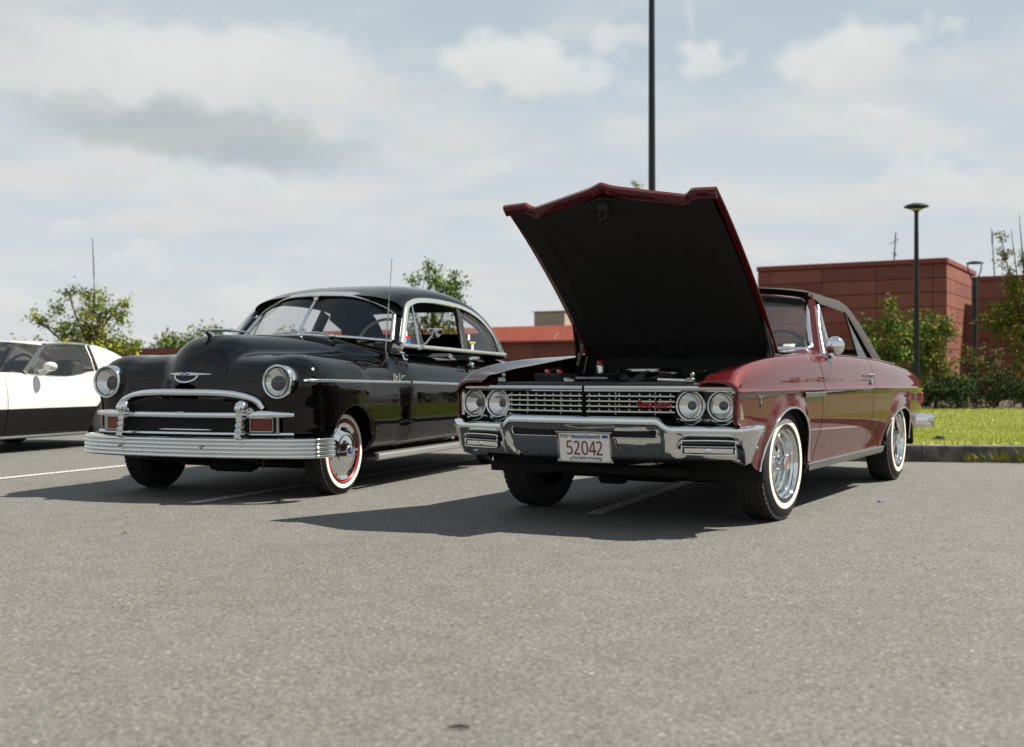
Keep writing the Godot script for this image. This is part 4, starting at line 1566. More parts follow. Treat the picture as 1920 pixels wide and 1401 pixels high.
func black_car() -> void:
	var car := thing("vintage_sedan", "black rounded vintage two-door sedan with whitewall tyres and chrome grille", "car", Vector3(-1.9211, 0, -8.2082), -0.3598)
	black_body(car)
	var b := mb()
	# ---- roof shell
	var C := [Vector3(0, 1.462, -1.1), Vector3(0, 1.52, -1.32), Vector3(0, 1.566, -1.6), Vector3(0, 1.59, -1.95), Vector3(0, 1.58, -2.3), Vector3(0, 1.535, -2.66), Vector3(0, 1.448, -2.96), Vector3(0, 1.31, -3.22), Vector3(0, 1.13, -3.42), Vector3(0, 0.97, -3.56)]
	var S := [Vector3(0.685, 1.325, -1.215), Vector3(0.666, 1.416, -1.4), Vector3(0.655, 1.454, -1.6), Vector3(0.652, 1.462, -1.86), Vector3(0.655, 1.454, -2.15), Vector3(0.666, 1.428, -2.42), Vector3(0.69, 1.375, -2.66), Vector3(0.724, 1.285, -2.86), Vector3(0.768, 1.155, -2.98), Vector3(0.815, 0.99, -3.03)]
	var Cs := spline(C, 4)
	var Ss := spline(S, 4)
	var rows := []
	for r in Cs.size():
		var row := PackedVector3Array()
		for q in 33:
			var th := PI * q / 32.0
			var cx := cos(th)
			var sx := sin(th)
			var fx := signf(cx) * pow(absf(cx), 0.72)
			var fy := pow(sx, 0.85)
			row.append(Vector3(Ss[r].x * fx, lerpf(Ss[r].y, Cs[r].y, fy), lerpf(Ss[r].z, Cs[r].z, pow(sx, 0.9))))
		rows.append(row)
	var r0 := 24
	var r1 := 30
	b.grid(rows.slice(0, r0 + 1))
	var lft := []
	var rgt := []
	var win := []
	for r in range(r0, r1 + 1):
		lft.append(rows[r].slice(0, 10))
		win.append(rows[r].slice(9, 24))
		rgt.append(rows[r].slice(23, 33))
	b.grid(lft)
	b.grid(rgt)
	b.grid(rows.slice(r1))
	part("roof", b, M.paint_black, car)
	b = mb()
	b.grid(win)
	part("rear_window", b, M.pane, car)
	# lining below the shell
	b = mb()
	var inner := []
	for r in range(0, 26, 2):
		var row := PackedVector3Array()
		for q in 33: row.append(rows[r][q] * Vector3(0.965, 1.0, 1.0) + Vector3(0, -0.035, 0))
		inner.append(row)
	b.grid(inner)
	part("headliner", b, M.dark, car)
	# ---- windscreen of two panes
	var ws := Node3D.new()
	ws.name = "windscreen"
	car.add_child(ws, true)
	var base := func(u: float) -> Vector3: return Vector3(0.690 * u, 1.135 - 0.048 * pow(absf(u), 1.6), -0.745 - 0.245 * pow(absf(u), 1.8))
	var head := func(u: float) -> Vector3: return Vector3(0.610 * u, 1.440 - 0.125 * pow(absf(u), 2.4), -1.045 - 0.150 * pow(absf(u), 2.0))
	for sd in [-1.0, 1.0]:
		b = mb(sd)
		rows = []
		for k in 7:
			var row := PackedVector3Array()
			for i in 13:
				var u := lerpf(0.01, 0.99, i / 12.0)
				row.append(base.call(u).lerp(head.call(u), k / 6.0))
			rows.append(row)
		b.grid(rows)
		part("pane", b, M.tint, ws)
		b = mb(sd)
		var pth := []
		for k in 9: pth.append(base.call(1.0).lerp(head.call(1.0), k / 8.0))
		b.tube(pth, 0.018, 8)
		part("side_frame", b, M.white_trim, ws)
		b = mb(sd)
		pth = []
		for i in 17: pth.append(base.call(i / 16.0) + Vector3(0, -0.006, 0.004))
		b.tube(pth, 0.015, 8)
		part("lower_frame", b, M.chrome, ws)
		# wiper
		b = mb(sd)
		b.ball(Vector3(0.30, 1.118, -0.745), Vector3(0.024, 0.020, 0.024), 12)
		b.tube([Vector3(0.30, 1.125, -0.745), Vector3(0.16, 1.150, -0.765), Vector3(0.05, 1.152, -0.765)], 0.006, 6)
		part("wiper", b, M.chrome, ws)
	b = mb()
	b.tube([base.call(0.0) + Vector3(0, -0.01, 0.01), base.call(0.0).lerp(head.call(0.0), 0.5) + Vector3(0, 0, 0.012), head.call(0.0)], 0.012, 8)
	part("centre_post", b, M.chrome, ws)
	# ---- sun visor over the windscreen
	b = mb()
	rows = []
	for k in 6:
		var f := k / 5.0
		var row := PackedVector3Array()
		for i in 33:
			var u := lerpf(-1.0, 1.0, i / 32.0)
			var au := absf(u)
			var bk := Vector3(0.665 * u, cv([Vector2(0, 1.488), Vector2(0.45, 1.474), Vector2(0.70, 1.456), Vector2(0.88, 1.428), Vector2(1.0, 1.392)], au), cv([Vector2(0, -1.215), Vector2(0.45, -1.285), Vector2(0.70, -1.345), Vector2(0.88, -1.335), Vector2(1.0, -1.305)], au))
			var fr := Vector3(0.655 * u, cv([Vector2(0, 1.458), Vector2(0.45, 1.446), Vector2(0.70, 1.398), Vector2(0.87, 1.345), Vector2(1.0, 1.275)], au), cv([Vector2(0, -1.020), Vector2(0.45, -1.085), Vector2(0.70, -1.140), Vector2(0.87, -1.160), Vector2(1.0, -1.195)], au))
			var p := bk.lerp(fr, f)
			p.y += 0.020 * sin(f * PI)
			row.append(p)
		rows.append(row)
	b.grid(rows)
	var under := []
	for row in rows:
		var q := PackedVector3Array()
		for p in row: q.append(p + Vector3(0, -0.008, 0))
		under.push_front(q)
	b.grid(under)
	b.grid([rows[5], under[0]])
	part("sun_visor", b, M.paint_silver, car)
	b = mb()
	var edge := []
	for p in rows[5]: edge.append(p + Vector3(0, -0.004, 0.002))
	b.tube(edge, 0.007, 6)
	b.box(rows[5][16] + Vector3(0, -0.008, 0.004), Vector3(0.07, 0.022, 0.03), 0.008)
	b.box(rows[5][16] + Vector3(0, -0.03, -0.002), Vector3(0.04, 0.035, 0.022), 0.008)
	part("visor_trim", b, M.white_trim, car)
	# ---- side windows
	for sd in [1.0, -1.0]:
		var frame := []
		for p in WINDOW: frame.push_front(Vector3(k_side(p.y) + 0.012, p.y, p.x))
		frame = spline(frame, 3)
		b = mb(sd)
		b.sweep(frame, [Vector2(0.02, -0.022), Vector2(-0.012, -0.016), Vector2(-0.018, 0.0), Vector2(-0.012, 0.016), Vector2(0.02, 0.022)], Vector3.RIGHT, true)
		b.tube(frame, 0.014, 8)
		part("window_frame", b, M.white_trim, car)
		b = mb(sd)
		var sill := []
		for i in 25:
			var z := lerpf(-0.93, -3.08, i / 24.0)
			sill.append(Vector3(k_side(k_belt(z)) + 0.020, k_belt(z) - 0.006, z))
		b.tube(sill, 0.018, 8)
		part("belt_moulding", b, M.white_trim, car)
		# fixed glass: the vent in front and the quarter behind; the door glass is wound down
		for span in [["vent_window", -0.965, -1.385], ["quarter_window", -2.30, -2.965]]:
			b = mb(sd)
			var g0 := PackedVector3Array()
			var g1 := PackedVector3Array()
			for i in 25:
				var z: float = lerpf(span[1], span[2], i / 24.0)
				var yt := maxf(k_win_top(z), k_belt(z) + 0.003)
				g0.append(Vector3(k_side(k_belt(z)), k_belt(z), z))
				g1.append(Vector3(k_side(yt), yt, z))
			b.grid([g0, g1])
			part(span[0], b, M.pane, car)
		b = mb(sd)
		b.sweep([Vector3(0.785, 1.03, -2.21), Vector3(0.730, 1.20, -2.26), Vector3(0.665, 1.39, -2.325)], [Vector2(-0.060, -0.02), Vector2(-0.060, 0.012), Vector2(0.060, 0.012), Vector2(0.060, -0.02)], Vector3.RIGHT)
		b.sweep([Vector3(0.785, 1.03, -2.93), Vector3(0.745, 1.16, -2.87), Vector3(0.695, 1.29, -2.72), Vector3(0.665, 1.375, -2.44)], [Vector2(-0.045, -0.02), Vector2(-0.045, 0.012), Vector2(0.045, 0.012), Vector2(0.045, -0.02)], Vector3.RIGHT)
		part("door_post", b, M.dark, car)
		b = mb(sd)
		b.tube([Vector3(0.795, 1.05, -1.255), Vector3(0.740, 1.21, -1.305), Vector3(0.678, 1.375, -1.362)], 0.011, 6)
		b.tube([Vector3(0.800, 1.052, -1.02), Vector3(0.798, 1.047, -1.30)], 0.009, 6)
		part("vent_frame", b, M.chrome, car)
		b = mb(sd)
		b.tube([Vector3(0.800, 1.03, -2.135), Vector3(0.680, 1.38, -2.268)], 0.006, 6)
		part("window_bar", b, M.chrome, car)
		# pillar between windscreen and door
		b = mb(sd)
		b.grid([PackedVector3Array([Vector3(0.690, 1.07, -0.985), Vector3(0.610, 1.31, -1.190)]), PackedVector3Array([Vector3(0.798, 1.03, -0.945), Vector3(0.700, 1.29, -1.17)])])
		part("pillar", b, M.paint_black, car)
		# bright strip along the side
		b = mb(sd)
		var strip := []
		for i in 20: strip.append(on_field(0.90, lerpf(0.785, 0.765, i / 19.0), lerpf(0.50, -0.815, i / 19.0)))
		b.tube(strip, 0.0125, 8)
		var tip: Vector3 = strip[0]
		b.ball(tip + Vector3(-0.004, 0, 0.01), Vector3(0.012, 0.014, 0.05), 12)
		strip = []
		for i in 20: strip.append(on_field(0.90, lerpf(0.765, 0.730, i / 19.0), lerpf(-0.845, -2.30, i / 19.0)))
		b.tube(strip, 0.0125, 8)
		part("side_strip", b, M.chrome, car)
		b = mb(sd)
		var gap := []
		for i in 16:
			var y := lerpf(0.95, 0.30, i / 15.0)
			gap.append(on_field(0.88, y, -0.825) + Vector3(-0.0005, 0, 0))
		b.tube(gap, 0.0035, 5)
		part("door_gap", b, M.pit, car)
		b = mb(sd)
		var rk := []
		for i in 12: rk.append(Vector3(0.868, 0.232, lerpf(-0.40, -2.55, i / 11.0)))
		b.sweep(rk, [Vector2(-0.03, 0.030), Vector2(0.006, 0.026), Vector2(0.014, 0.012), Vector2(0.012, -0.014), Vector2(0.004, -0.026), Vector2(-0.04, -0.030)], Vector3.UP, true)
		part("sill_trim", b, M.white_trim, car)
		# handle
		b = mb(sd)
		b.tube([Vector3(0.865, 0.955, -2.10), Vector3(0.878, 0.963, -2.16), Vector3(0.875, 0.963, -2.28), Vector3(0.850, 0.955, -2.31)], [0.012, 0.014, 0.017, 0.012], 8)
		b.lathe([Vector2(0.024, 0.84), Vector2(0.026, 0.875), Vector2(0.018, 0.886), Vector2(0.0, 0.886)], Transform3D(Basis.IDENTITY, Vector3(0, 0.905, -2.16)), 16)
		part("handle", b, M.chrome, car)
		b = mb(sd)
		for y in [0.985, 0.935]: b.ball(Vector3(0.835 if y > 0.95 else 0.862, y, -0.87), Vector3(0.022, 0.012, 0.016), 10)
		b.tube([Vector3(0.825, 1.0, -0.87), Vector3(0.862, 0.925, -0.87)], 0.007, 6)
		part("door_hinge", b, M.chrome, car)
		# headlamp with its chrome ring
		lamp(car, Vector3(0.675 * sd, 0.776, 0.628), 0.112, 0.14, M.lens)
		cap_wheel(car, Vector3(0.818 * sd, 0.296, 0.0), sd, 0.2)
		cap_wheel(car, Vector3(0.818 * sd, 0.296, -2.921), sd, 0.9)
		# small marker on the fender
		b = mb(sd)
		b.ball(Vector3(0.46, 0.842, 0.55), Vector3(0.007, 0.012, 0.02), 8)
		part("fender_stud", b, M.chrome, car)
	# fender script, aerial and mirror stand on the driver's side only
	var sp := on_field(0.90, 0.800, -0.70)
	words("script", "De Luxe", 0.235, 0.050, M.white_trim, car, Transform3D(Basis(Vector3.UP, PI / 2), sp + Vector3(0.004, 0.005, 0)), "Droid Serif", true, true)
	b = mb()
	b.lathe([Vector2(0.030, 0.0), Vector2(0.026, 0.012), Vector2(0.020, 0.020), Vector2(0.018, 0.055), Vector2(0.008, 0.065), Vector2(0.006, 0.075)], Transform3D(Basis(Vector3.BACK, PI / 2), Vector3(0.735, 0.935, -0.79)), 16)
	part("aerial_base", b, M.dark, car)
	b = mb()
	b.tube([Vector3(0.735, 1.00, -0.79), Vector3(0.735, 1.36, -0.845)], 0.0055, 6)
	b.tube([Vector3(0.735, 1.35, -0.843), Vector3(0.735, 1.70, -0.897)], 0.003, 6)
	b.ball(Vector3(0.735, 1.703, -0.897), Vector3(0.005, 0.006, 0.005), 8)
	part("aerial", b, M.steel, car)
	b = mb()
	b.tube([Vector3(0.800, 1.030, -1.25), Vector3(0.845, 1.075, -1.285), Vector3(0.888, 1.135, -1.305)], 0.009, 6)
	b.lathe([Vector2(0.0, 0.036), Vector2(0.035, 0.030), Vector2(0.060, 0.012), Vector2(0.068, -0.004), Vector2(0.060, -0.010), Vector2(0.0, -0.010)], Transform3D(Basis(Vector3.UP, -PI / 2), Vector3(0.905, 1.180, -1.31)), 24, [3], PI * 0.46, PI * 1.54)
	b.box(Vector3(0.905, 1.186, -1.305), Vector3(0.12, 0.006, 0.03), 0.002)
	b.ball(Vector3(0.812, 1.025, -1.22), Vector3(0.02, 0.012, 0.035), 10)
	part("mirror", b, M.chrome, car)
	# ---- bonnet ornament and badge
	b = mb()
	b.tube(spline([Vector3(0, 1.075, 0.36), Vector3(0, 1.115, 0.43), Vector3(0, 1.128, 0.53)], 4), [0.03, 0.026, 0.022, 0.018, 0.014, 0.011, 0.008, 0.006, 0.004], 8)
	for sd in [-1.0, 1.0]:
		b.tube([Vector3(0.0, 1.122, 0.50), Vector3(0.045 * sd, 1.130, 0.36), Vector3(0.06 * sd, 1.136, 0.16)], [0.010, 0.010, 0.003], 6, false, 0.5)
	b.tube([Vector3(0, 1.118, 0.46), Vector3(0, 1.134, 0.2), Vector3(0, 1.128, -0.10)], [0.016, 0.012, 0.004], 8)
	b.tube([Vector3(0, 1.100, -0.05), Vector3(0, 1.128, -0.7)], 0.006, 6)
	part("bonnet_ornament", b, M.chrome, car)
	b = mb()
	var on := func(x: float, y: float) -> Vector3:
		var z := 0.75
		for k in 14: z -= k_field(x, y, z) * 0.85
		return Vector3(x, y, z + 0.006)
	var wing := []
	for i in 21:
		var x := lerpf(-0.165, 0.165, i / 20.0)
		wing.append(on.call(x, 0.826))
	var wr := []
	for i in 21:
		var f := 1.0 - absf(i / 10.0 - 1.0)
		wr.append(0.004 + 0.012 * f)
	b.tube(wing, wr, 8)
	var bowl := []
	for i in 15:
		var a := PI * i / 14.0
		bowl.append(on.call(-cos(a) * 0.088, 0.818 - 0.045 * sin(a)))
	b.tube(bowl, 0.008, 8)
	part("nose_badge", b, M.chrome, car)
	b = mb()
	var pl := [Vector2(-0.036, 0.006), Vector2(-0.012, 0.006), Vector2(-0.012, 0.013), Vector2(0.012, 0.013), Vector2(0.012, 0.006), Vector2(0.036, 0.006), Vector2(0.030, -0.008), Vector2(0.012, -0.008), Vector2(0.012, -0.014), Vector2(-0.012, -0.014), Vector2(-0.012, -0.008), Vector2(-0.030, -0.008)]
	b.plate(pl, 0.006, Transform3D(Basis.IDENTITY, on.call(0.0, 0.826) + Vector3(0, 0, 0.008)))
	part("badge_emblem", b, M.ink_blue, car)
	black_front(car)
	# ---- inside
	b = mb()
	b.box(Vector3(0, 0.66, -1.98), Vector3(1.34, 0.18, 0.55), 0.06)
	b.box(Vector3(0, 0.80, -2.26), Vector3(1.34, 0.42, 0.16), 0.06, Basis(Vector3.RIGHT, -0.22))
	b.box(Vector3(0, 0.66, -2.66), Vector3(1.34, 0.18, 0.5), 0.06)
	b.box(Vector3(0, 0.80, -2.92), Vector3(1.34, 0.42, 0.16), 0.06, Basis(Vector3.RIGHT, -0.22))
	part("seats", b, M.seat, car)
	b = mb()
	b.box(Vector3(0, 1.00, -1.10), Vector3(1.40, 0.14, 0.16), 0.04)
	part("dashboard", b, M.seat, car)
	b = mb()
	var sw := Basis(Vector3.UP, -PI / 2) * Basis(Vector3.BACK, 0.55)
	var so := Vector3(0.36, 1.10, -1.46)
	b.tube(ring(so, 0.215, sw, 32), 0.012, 8, true)
	b.tube([so + sw * Vector3(0, 0, 0.21), so + sw * Vector3(0.03, 0, 0), so - sw * Vector3(0, 0, 0.21)], 0.012, 6)
	b.tube([so, Vector3(0.36, 0.95, -1.10)], 0.025, 8)
	part("steering_wheel", b, M.ivory, car)
	# stickers in the side glass
	b = mb()
	b.box(Vector3(k_side(1.10) + 0.006, 1.112, -1.09), Vector3(0.002, 0.022, 0.075), 0.0005)
	part("sticker", b, M.cap_red, car)
	b = mb()
	b.box(Vector3(k_side(1.08) + 0.006, 1.080, -1.09), Vector3(0.002, 0.034, 0.070), 0.0005)
	part("sticker", b, M.ink_blue, car)
	b = mb()
	for p in [[1.15, -2.36], [1.065, -2.37]]: b.box(Vector3(k_side(p[0]) + 0.006, p[0], p[1]), Vector3(0.002, 0.05, 0.045), 0.0005)
	part("sticker", b, M.paper, car)
	b = mb()
	b.box(Vector3(k_side(1.088) + 0.006, 1.105, -2.39), Vector3(0.002, 0.014, 0.13), 0.0005)
	part("sticker", b, M.yellow, car)
	# underside
	b = mb()
	b.box(Vector3(0, 0.23, -1.5), Vector3(1.3, 0.06, 3.0), 0.01)
	b.box(Vector3(0, 0.20, 0.0), Vector3(1.25, 0.06, 0.10), 0.02)
	b.box(Vector3(0.05, 0.19, 0.18), Vector3(0.34, 0.06, 0.14), 0.02)
	for k in 9: b.box(Vector3(-0.06 + k * 0.032, 0.165, 0.20), Vector3(0.012, 0.03, 0.06), 0.003)
	part("underbody", b, M.pit, car)


func black_front(car: Node3D) -> void:
	# ribbed bumper
	var half := [Vector3(0, 0, 0.770), Vector3(0.20, 0, 0.762), Vector3(0.40, 0, 0.742), Vector3(0.60, 0, 0.705), Vector3(0.76, 0, 0.655), Vector3(0.87, 0, 0.592), Vector3(0.925, 0, 0.530), Vector3(0.945, 0, 0.45), Vector3(0.942, 0, 0.36)]
	var plan := []
	for k in range(half.size() - 1, 0, -1): plan.append(Vector3(-half[k].x, 0.352, half[k].z))
	for k in half.size(): plan.append(Vector3(half[k].x, 0.352, half[k].z))
	plan = spline(plan, 6)
	var prof := [Vector2(-0.05, 0.066), Vector2(-0.012, 0.066)]
	for k in 5:
		var y := 0.062 - k * 0.026
		for q in 5:
			var a := PI * q / 4.0
			prof.append(Vector2(0.0 + 0.011 * sin(a), y - 0.013 + 0.0115 * cos(a)))
		if k < 4: prof.append(Vector2(-0.006, y - 0.026))
	prof.append_array([Vector2(-0.012, -0.070), Vector2(-0.05, -0.070)])
	var b := mb()
	b.sweep(plan, prof, Vector3.UP, true, false)
	var bump := part("front_bumper", b, M.chrome, car)
	b = mb()
	for x in [-0.46, 0.20, 0.80]:
		var z := 0.75
		for p in plan:
			if absf(p.x - x) < 0.04: z = p.z
		b.ball(Vector3(x, 0.356, z + 0.012), Vector3(0.013, 0.013, 0.010), 10)
	part("bolt", b, M.steel, bump)
	for sd in [-1.0, 1.0]:   # bumper guards: ringed post with a chrome ball
		b = mb(sd)
		for k in 5:
			b.box(Vector3(0.462, 0.424 + k * 0.036, 0.735 - k * 0.006), Vector3(0.052 - k * 0.001, 0.029, 0.055), 0.008)
		b.box(Vector3(0.462, 0.50, 0.722), Vector3(0.038, 0.18, 0.03), 0.004)
		part("guard_post", b, M.chrome, bump)
		b = mb(sd)
		b.ball(Vector3(0.462, 0.610, 0.705), Vector3(0.046, 0.046, 0.050), 20)
		b.ball(Vector3(0.462, 0.606, 0.742), Vector3(0.028, 0.028, 0.026), 16)
		b.tube([Vector3(0.462, 0.60, 0.69), Vector3(0.505, 0.585, 0.62)], 0.022, 8)
		part("guard_ball", b, M.chrome, bump)
	# grille
	var g := Node3D.new()
	g.name = "grille"
	car.add_child(g, true)
	b = mb()
	var rows := []
	for y in [0.665, 0.43]:
		var row := PackedVector3Array()
		for i in 21:
			var x := lerpf(-0.60, 0.60, i / 20.0)
			row.append(Vector3(x, y - (0.08 * pow(absf(x) / 0.6, 3) if y > 0.6 else 0.0), 0.672 - 0.10 * x * x))
		rows.append(row)
	b.grid(rows)
	part("grille_back", b, M.pit, g)
	var pth := []
	for i in 41:
		var f := i / 20.0 - 1.0
		var a := absf(f)
		pth.append(Vector3(0.565 * f, 0.600 + 0.107 * pow(1.0 - pow(a, 3.6), 0.52), 0.700 - 0.085 * a * a))
	b = mb()
	b.tube(pth, 0.024, 12, false, 1.0)
	part("top_bar", b, M.chrome, g)
	pth = []
	var rad := []
	for i in 41:
		var f := i / 20.0 - 1.0
		var a := absf(f)
		pth.append(Vector3(0.775 * f, 0.560 + 0.004 * smoothstep(0.6, 0.8, a), 0.700 - 0.125 * pow(a, 2.4)))
		rad.append(0.021 + 0.009 * exp(-pow((a - 0.74) / 0.12, 2)) - 0.006 * smoothstep(0.88, 1.0, a))
	b = mb()
	b.tube(pth, rad, 12)
	part("middle_bar", b, M.chrome, g)
	pth = []
	for i in 41:
		var f := i / 20.0 - 1.0
		pth.append(Vector3(0.770 * f, 0.438, 0.690 - 0.120 * pow(absf(f), 2.4)))
	b = mb()
	b.tube(pth, 0.013, 10)
	part("lower_bar", b, M.chrome, g)
	b = mb()
	pth = []
	for i in 21: pth.append(Vector3(lerpf(-0.46, 0.46, i / 20.0), 0.462, 0.668 - 0.04 * pow(absf(i / 10.0 - 1.0), 2)))
	b.tube(pth, 0.008, 8)
	b.box(Vector3(0, 0.575, 0.715), Vector3(0.05, 0.012, 0.012), 0.003)
	part("inner_bar", b, M.chrome, g)
	for sd in [-1.0, 1.0]:
		var pk := Node3D.new()
		pk.name = "parking_light"
		g.add_child(pk, true)
		pk.position = Vector3(0.580 * sd, 0.499, 0.655)
		pk.rotation.y = 0.24 * sd
		b = mb()
		b.box(Vector3(0, 0, -0.012), Vector3(0.175, 0.108, 0.02), 0.006)
		part("lamp_back", b, M.dark, pk)
		b = mb()
		b.sweep([Vector3(-0.074, 0.043, 0), Vector3(0.074, 0.043, 0)], [Vector2(-0.01, 0.006), Vector2(0.006, 0.006), Vector2(0.006, -0.004), Vector2(-0.01, -0.006)])
		b.sweep([Vector3(-0.074, -0.043, 0), Vector3(0.074, -0.043, 0)], [Vector2(-0.01, 0.006), Vector2(0.006, 0.006), Vector2(0.006, -0.004), Vector2(-0.01, -0.006)])
		for x in [-0.074, 0.074]: b.box(Vector3(x, 0, 0.0), Vector3(0.010, 0.094, 0.014), 0.003)
		b.box(Vector3(0.104 * sd, 0.0, -0.012), Vector3(0.022, 0.112, 0.02), 0.005)
		part("lamp_frame", b, M.steel, pk)
		b = mb()
		b.box(Vector3(0, 0, 0.0), Vector3(0.136, 0.072, 0.014), 0.010)
		part("lens", b, M.amber, pk)
	# dangling strap under the bumper
	b = mb()
	b.box(Vector3(0.56, 0.25, 0.60), Vector3(0.010, 0.075, 0.004), 0.001)
	part("strap", b, M.leaf_dry, car)


# ---------------------------------------------------------------- white sports coupe
func w_low(z: float) -> float:
	var y := 0.165
	for c in [0.0, -2.49]:
		var u: float = (z - c) / 0.37
		if absf(u) < 1.0: y = maxf(y, 0.20 + 0.47 * sqrt(1.0 - u * u))
	return y


func white_car() -> void:
	var car := thing("sports_coupe", "white low sports coupe with black lower flanks at the left edge", "car", Vector3(-6.32, 0, -11.45), -0.36)
	var top := [Vector2(-3.25, 0.80), Vector2(-2.9, 0.84), Vector2(-2.45, 0.875), Vector2(-2.2, 0.862), Vector2(-1.9, 0.815), Vector2(-1.6, 0.820), Vector2(-1.2, 0.845), Vector2(-0.7, 0.858), Vector2(-0.1, 0.862), Vector2(0.4, 0.80), Vector2(0.9, 0.64), Vector2(1.05, 0.52)]
	var wid := [Vector2(-3.25, 0.70), Vector2(-2.9, 0.80), Vector2(-2.45, 0.872), Vector2(-1.9, 0.835), Vector2(-1.4, 0.820), Vector2(-0.8, 0.842), Vector2(0.0, 0.872), Vector2(0.6, 0.82), Vector2(0.95, 0.66), Vector2(1.05, 0.52)]
	var line := 0.468
	for sd in [1.0, -1.0]:
		for seg in [["front_fender", -0.845, 1.05, 40], ["door", -2.285, -0.855, 24], ["rear_quarter", -3.25, -2.295, 24]]:
			var up := []
			var lo := []
			for i in seg[3] + 1:
				var z: float = lerpf(seg[1], seg[2], float(i) / seg[3])
				var w := cv(wid, z)
				var yt := cv(top, z)
				var yl := w_low(z)
				var u := []
				var l := []
				for k in 12:
					var t := k / 11.0
					var y := lerpf(maxf(line, yl), yt, sin(t * PI * 0.5))
					u.append(Vector3(w - 0.13 * (1.0 - cos(t * PI * 0.5)) + 0.012 * sin(t * PI), y, z))
				for k in 3: u.append(Vector3(lerpf(w - 0.13, w - 0.30, (k + 1) / 3.0), yt - 0.01 * (k + 1), z))
				for k in 7:
					var y := lerpf(minf(yl, line), line, k / 6.0)
					l.append(Vector3(w - 0.001 - 0.07 * pow(maxf(0.0, line - y) / 0.31, 1.6), y, z))
				up.append(u)
				lo.append(l)
			for s in [up, lo]:
				var rows := []
				for k in s[0].size():
					var row := PackedVector3Array()
					for q in s: row.append(q[k])
					rows.append(row)
				var b := mb(sd)
				b.grid(rows)
				part(seg[0] if s == up else seg[0] + "_flank", b, M.paint_white if s == up else M.paint_black, car)
		var b := mb(sd)
		var tr := []
		for i in 16: tr.append(Vector3(0.795, 0.168, lerpf(-0.42, -2.08, i / 15.0)))
		b.sweep(tr, [Vector2(-0.03, 0.014), Vector2(0.004, 0.014), Vector2(0.010, 0.0), Vector2(0.002, -0.012), Vector2(-0.03, -0.02)])
		part("sill_trim", b, M.steel, car)
		for z in [0.0, -2.49]:
			b = mb()
			var xf := Transform3D(Basis(Vector3.UP, 0.0 if sd > 0 else PI), Vector3(0.81 * sd, 0.325, z))
			b.lathe([Vector2(0.20, -0.01), Vector2(0.29, -0.004), Vector2(0.325, -0.035), Vector2(0.325, -0.19), Vector2(0.2, -0.21)], xf, 32, [2, 3])
			var w := part("wheel", b, M.rubber, car)
			b = mb()
			b.lathe([Vector2(0.20, -0.01), Vector2(0.19, -0.03), Vector2(0.10, -0.05), Vector2(0.04, -0.02), Vector2(0.0, -0.018)], xf, 24, [1])
			part("rim", b, M.steel, w)
		# mirror
		b = mb(sd)
		b.tube([Vector3(0.80, 0.845, -1.36), Vector3(0.875, 0.885, -1.375)], [0.035, 0.025], 10)
		b.ball(Vector3(0.915, 0.915, -1.37), Vector3(0.085, 0.052, 0.060), 18)
		part("mirror", b, M.paint_white, car)
		# side glass with its frame
		b = mb(sd)
		b.grid([PackedVector3Array([Vector3(0.765, 0.84, -1.23), Vector3(0.750, 0.815, -1.75), Vector3(0.745, 0.84, -2.26)]), PackedVector3Array([Vector3(0.585, 1.150, -1.67), Vector3(0.575, 1.170, -1.90), Vector3(0.575, 1.160, -2.29)])])
		part("side_window", b, M.smoked, car)
		b = mb(sd)
		b.sweep([Vector3(0.745, 0.85, -1.19), Vector3(0.565, 1.160, -1.66)], [Vector2(-0.022, -0.02), Vector2(-0.022, 0.012), Vector2(0.022, 0.012), Vector2(0.022, -0.02)], Vector3.RIGHT)
		b.tube([Vector3(0.575, 1.165, -1.66), Vector3(0.578, 1.180, -1.95), Vector3(0.578, 1.168, -2.29)], 0.014, 6)
		b.tube([Vector3(0.745, 0.84, -2.275), Vector3(0.66, 1.02, -2.29), Vector3(0.575, 1.165, -2.30)], 0.010, 6)
		part("window_frame", b, M.steel, car)
		# sail panel behind the door
		b = mb(sd)
		var rows := []
		for k in 7:
			var f := k / 6.0
			var row := PackedVector3Array()
			for i in 9:
				var z := lerpf(-2.335, -3.20, i / 8.0)
				var yt := cv([Vector2(-3.20, 0.90), Vector2(-2.95, 1.02), Vector2(-2.70, 1.115), Vector2(-2.50, 1.165), Vector2(-2.335, 1.185)], z)
				var yb := cv(top, z) - 0.004
				row.append(Vector3(lerpf(0.745, lerpf(0.56, 0.62, i / 8.0), pow(f, 0.8)), lerpf(yb, yt, f), z))
			rows.append(row)
		b.grid(rows)
		part("sail_panel", b, M.paint_white, car)
		b = mb(sd)
		b.tube([Vector3(0.752, 0.86, -2.31), Vector3(0.66, 1.03, -2.32), Vector3(0.585, 1.16, -2.33)], 0.022, 6)
		part("door_post", b, M.dark, car)
	# bonnet, deck and cabin
	var b := mb()
	var rows := []
	for k in 25:
		var z := lerpf(1.06, -1.10, k / 24.0)
		var row := PackedVector3Array()
		var w := cv(wid, z) - 0.14
		for i in 17:
			var x := lerpf(-w, w, i / 16.0)
			row.append(Vector3(x, cv(top, z) - 0.035 * smoothstep(0.0, 0.3, 1.0 - absf(x) / w) + 0.045 * exp(-x * x * 20.0) * smoothstep(0.9, 0.2, z), z))
		rows.append(row)
	b.grid(rows)
	b.box(Vector3(0, 0.40, 1.03), Vector3(1.1, 0.24, 0.08), 0.03)
	part("bonnet", b, M.paint_white, car)
	b = mb()
	b.box(Vector3(0, 0.80, -2.95), Vector3(1.2, 0.14, 0.7), 0.03)
	b.box(Vector3(0, 0.55, -3.25), Vector3(1.4, 0.45, 0.10), 0.04)
	part("rear_deck", b, M.paint_white, car)
	b = mb()
	rows = []
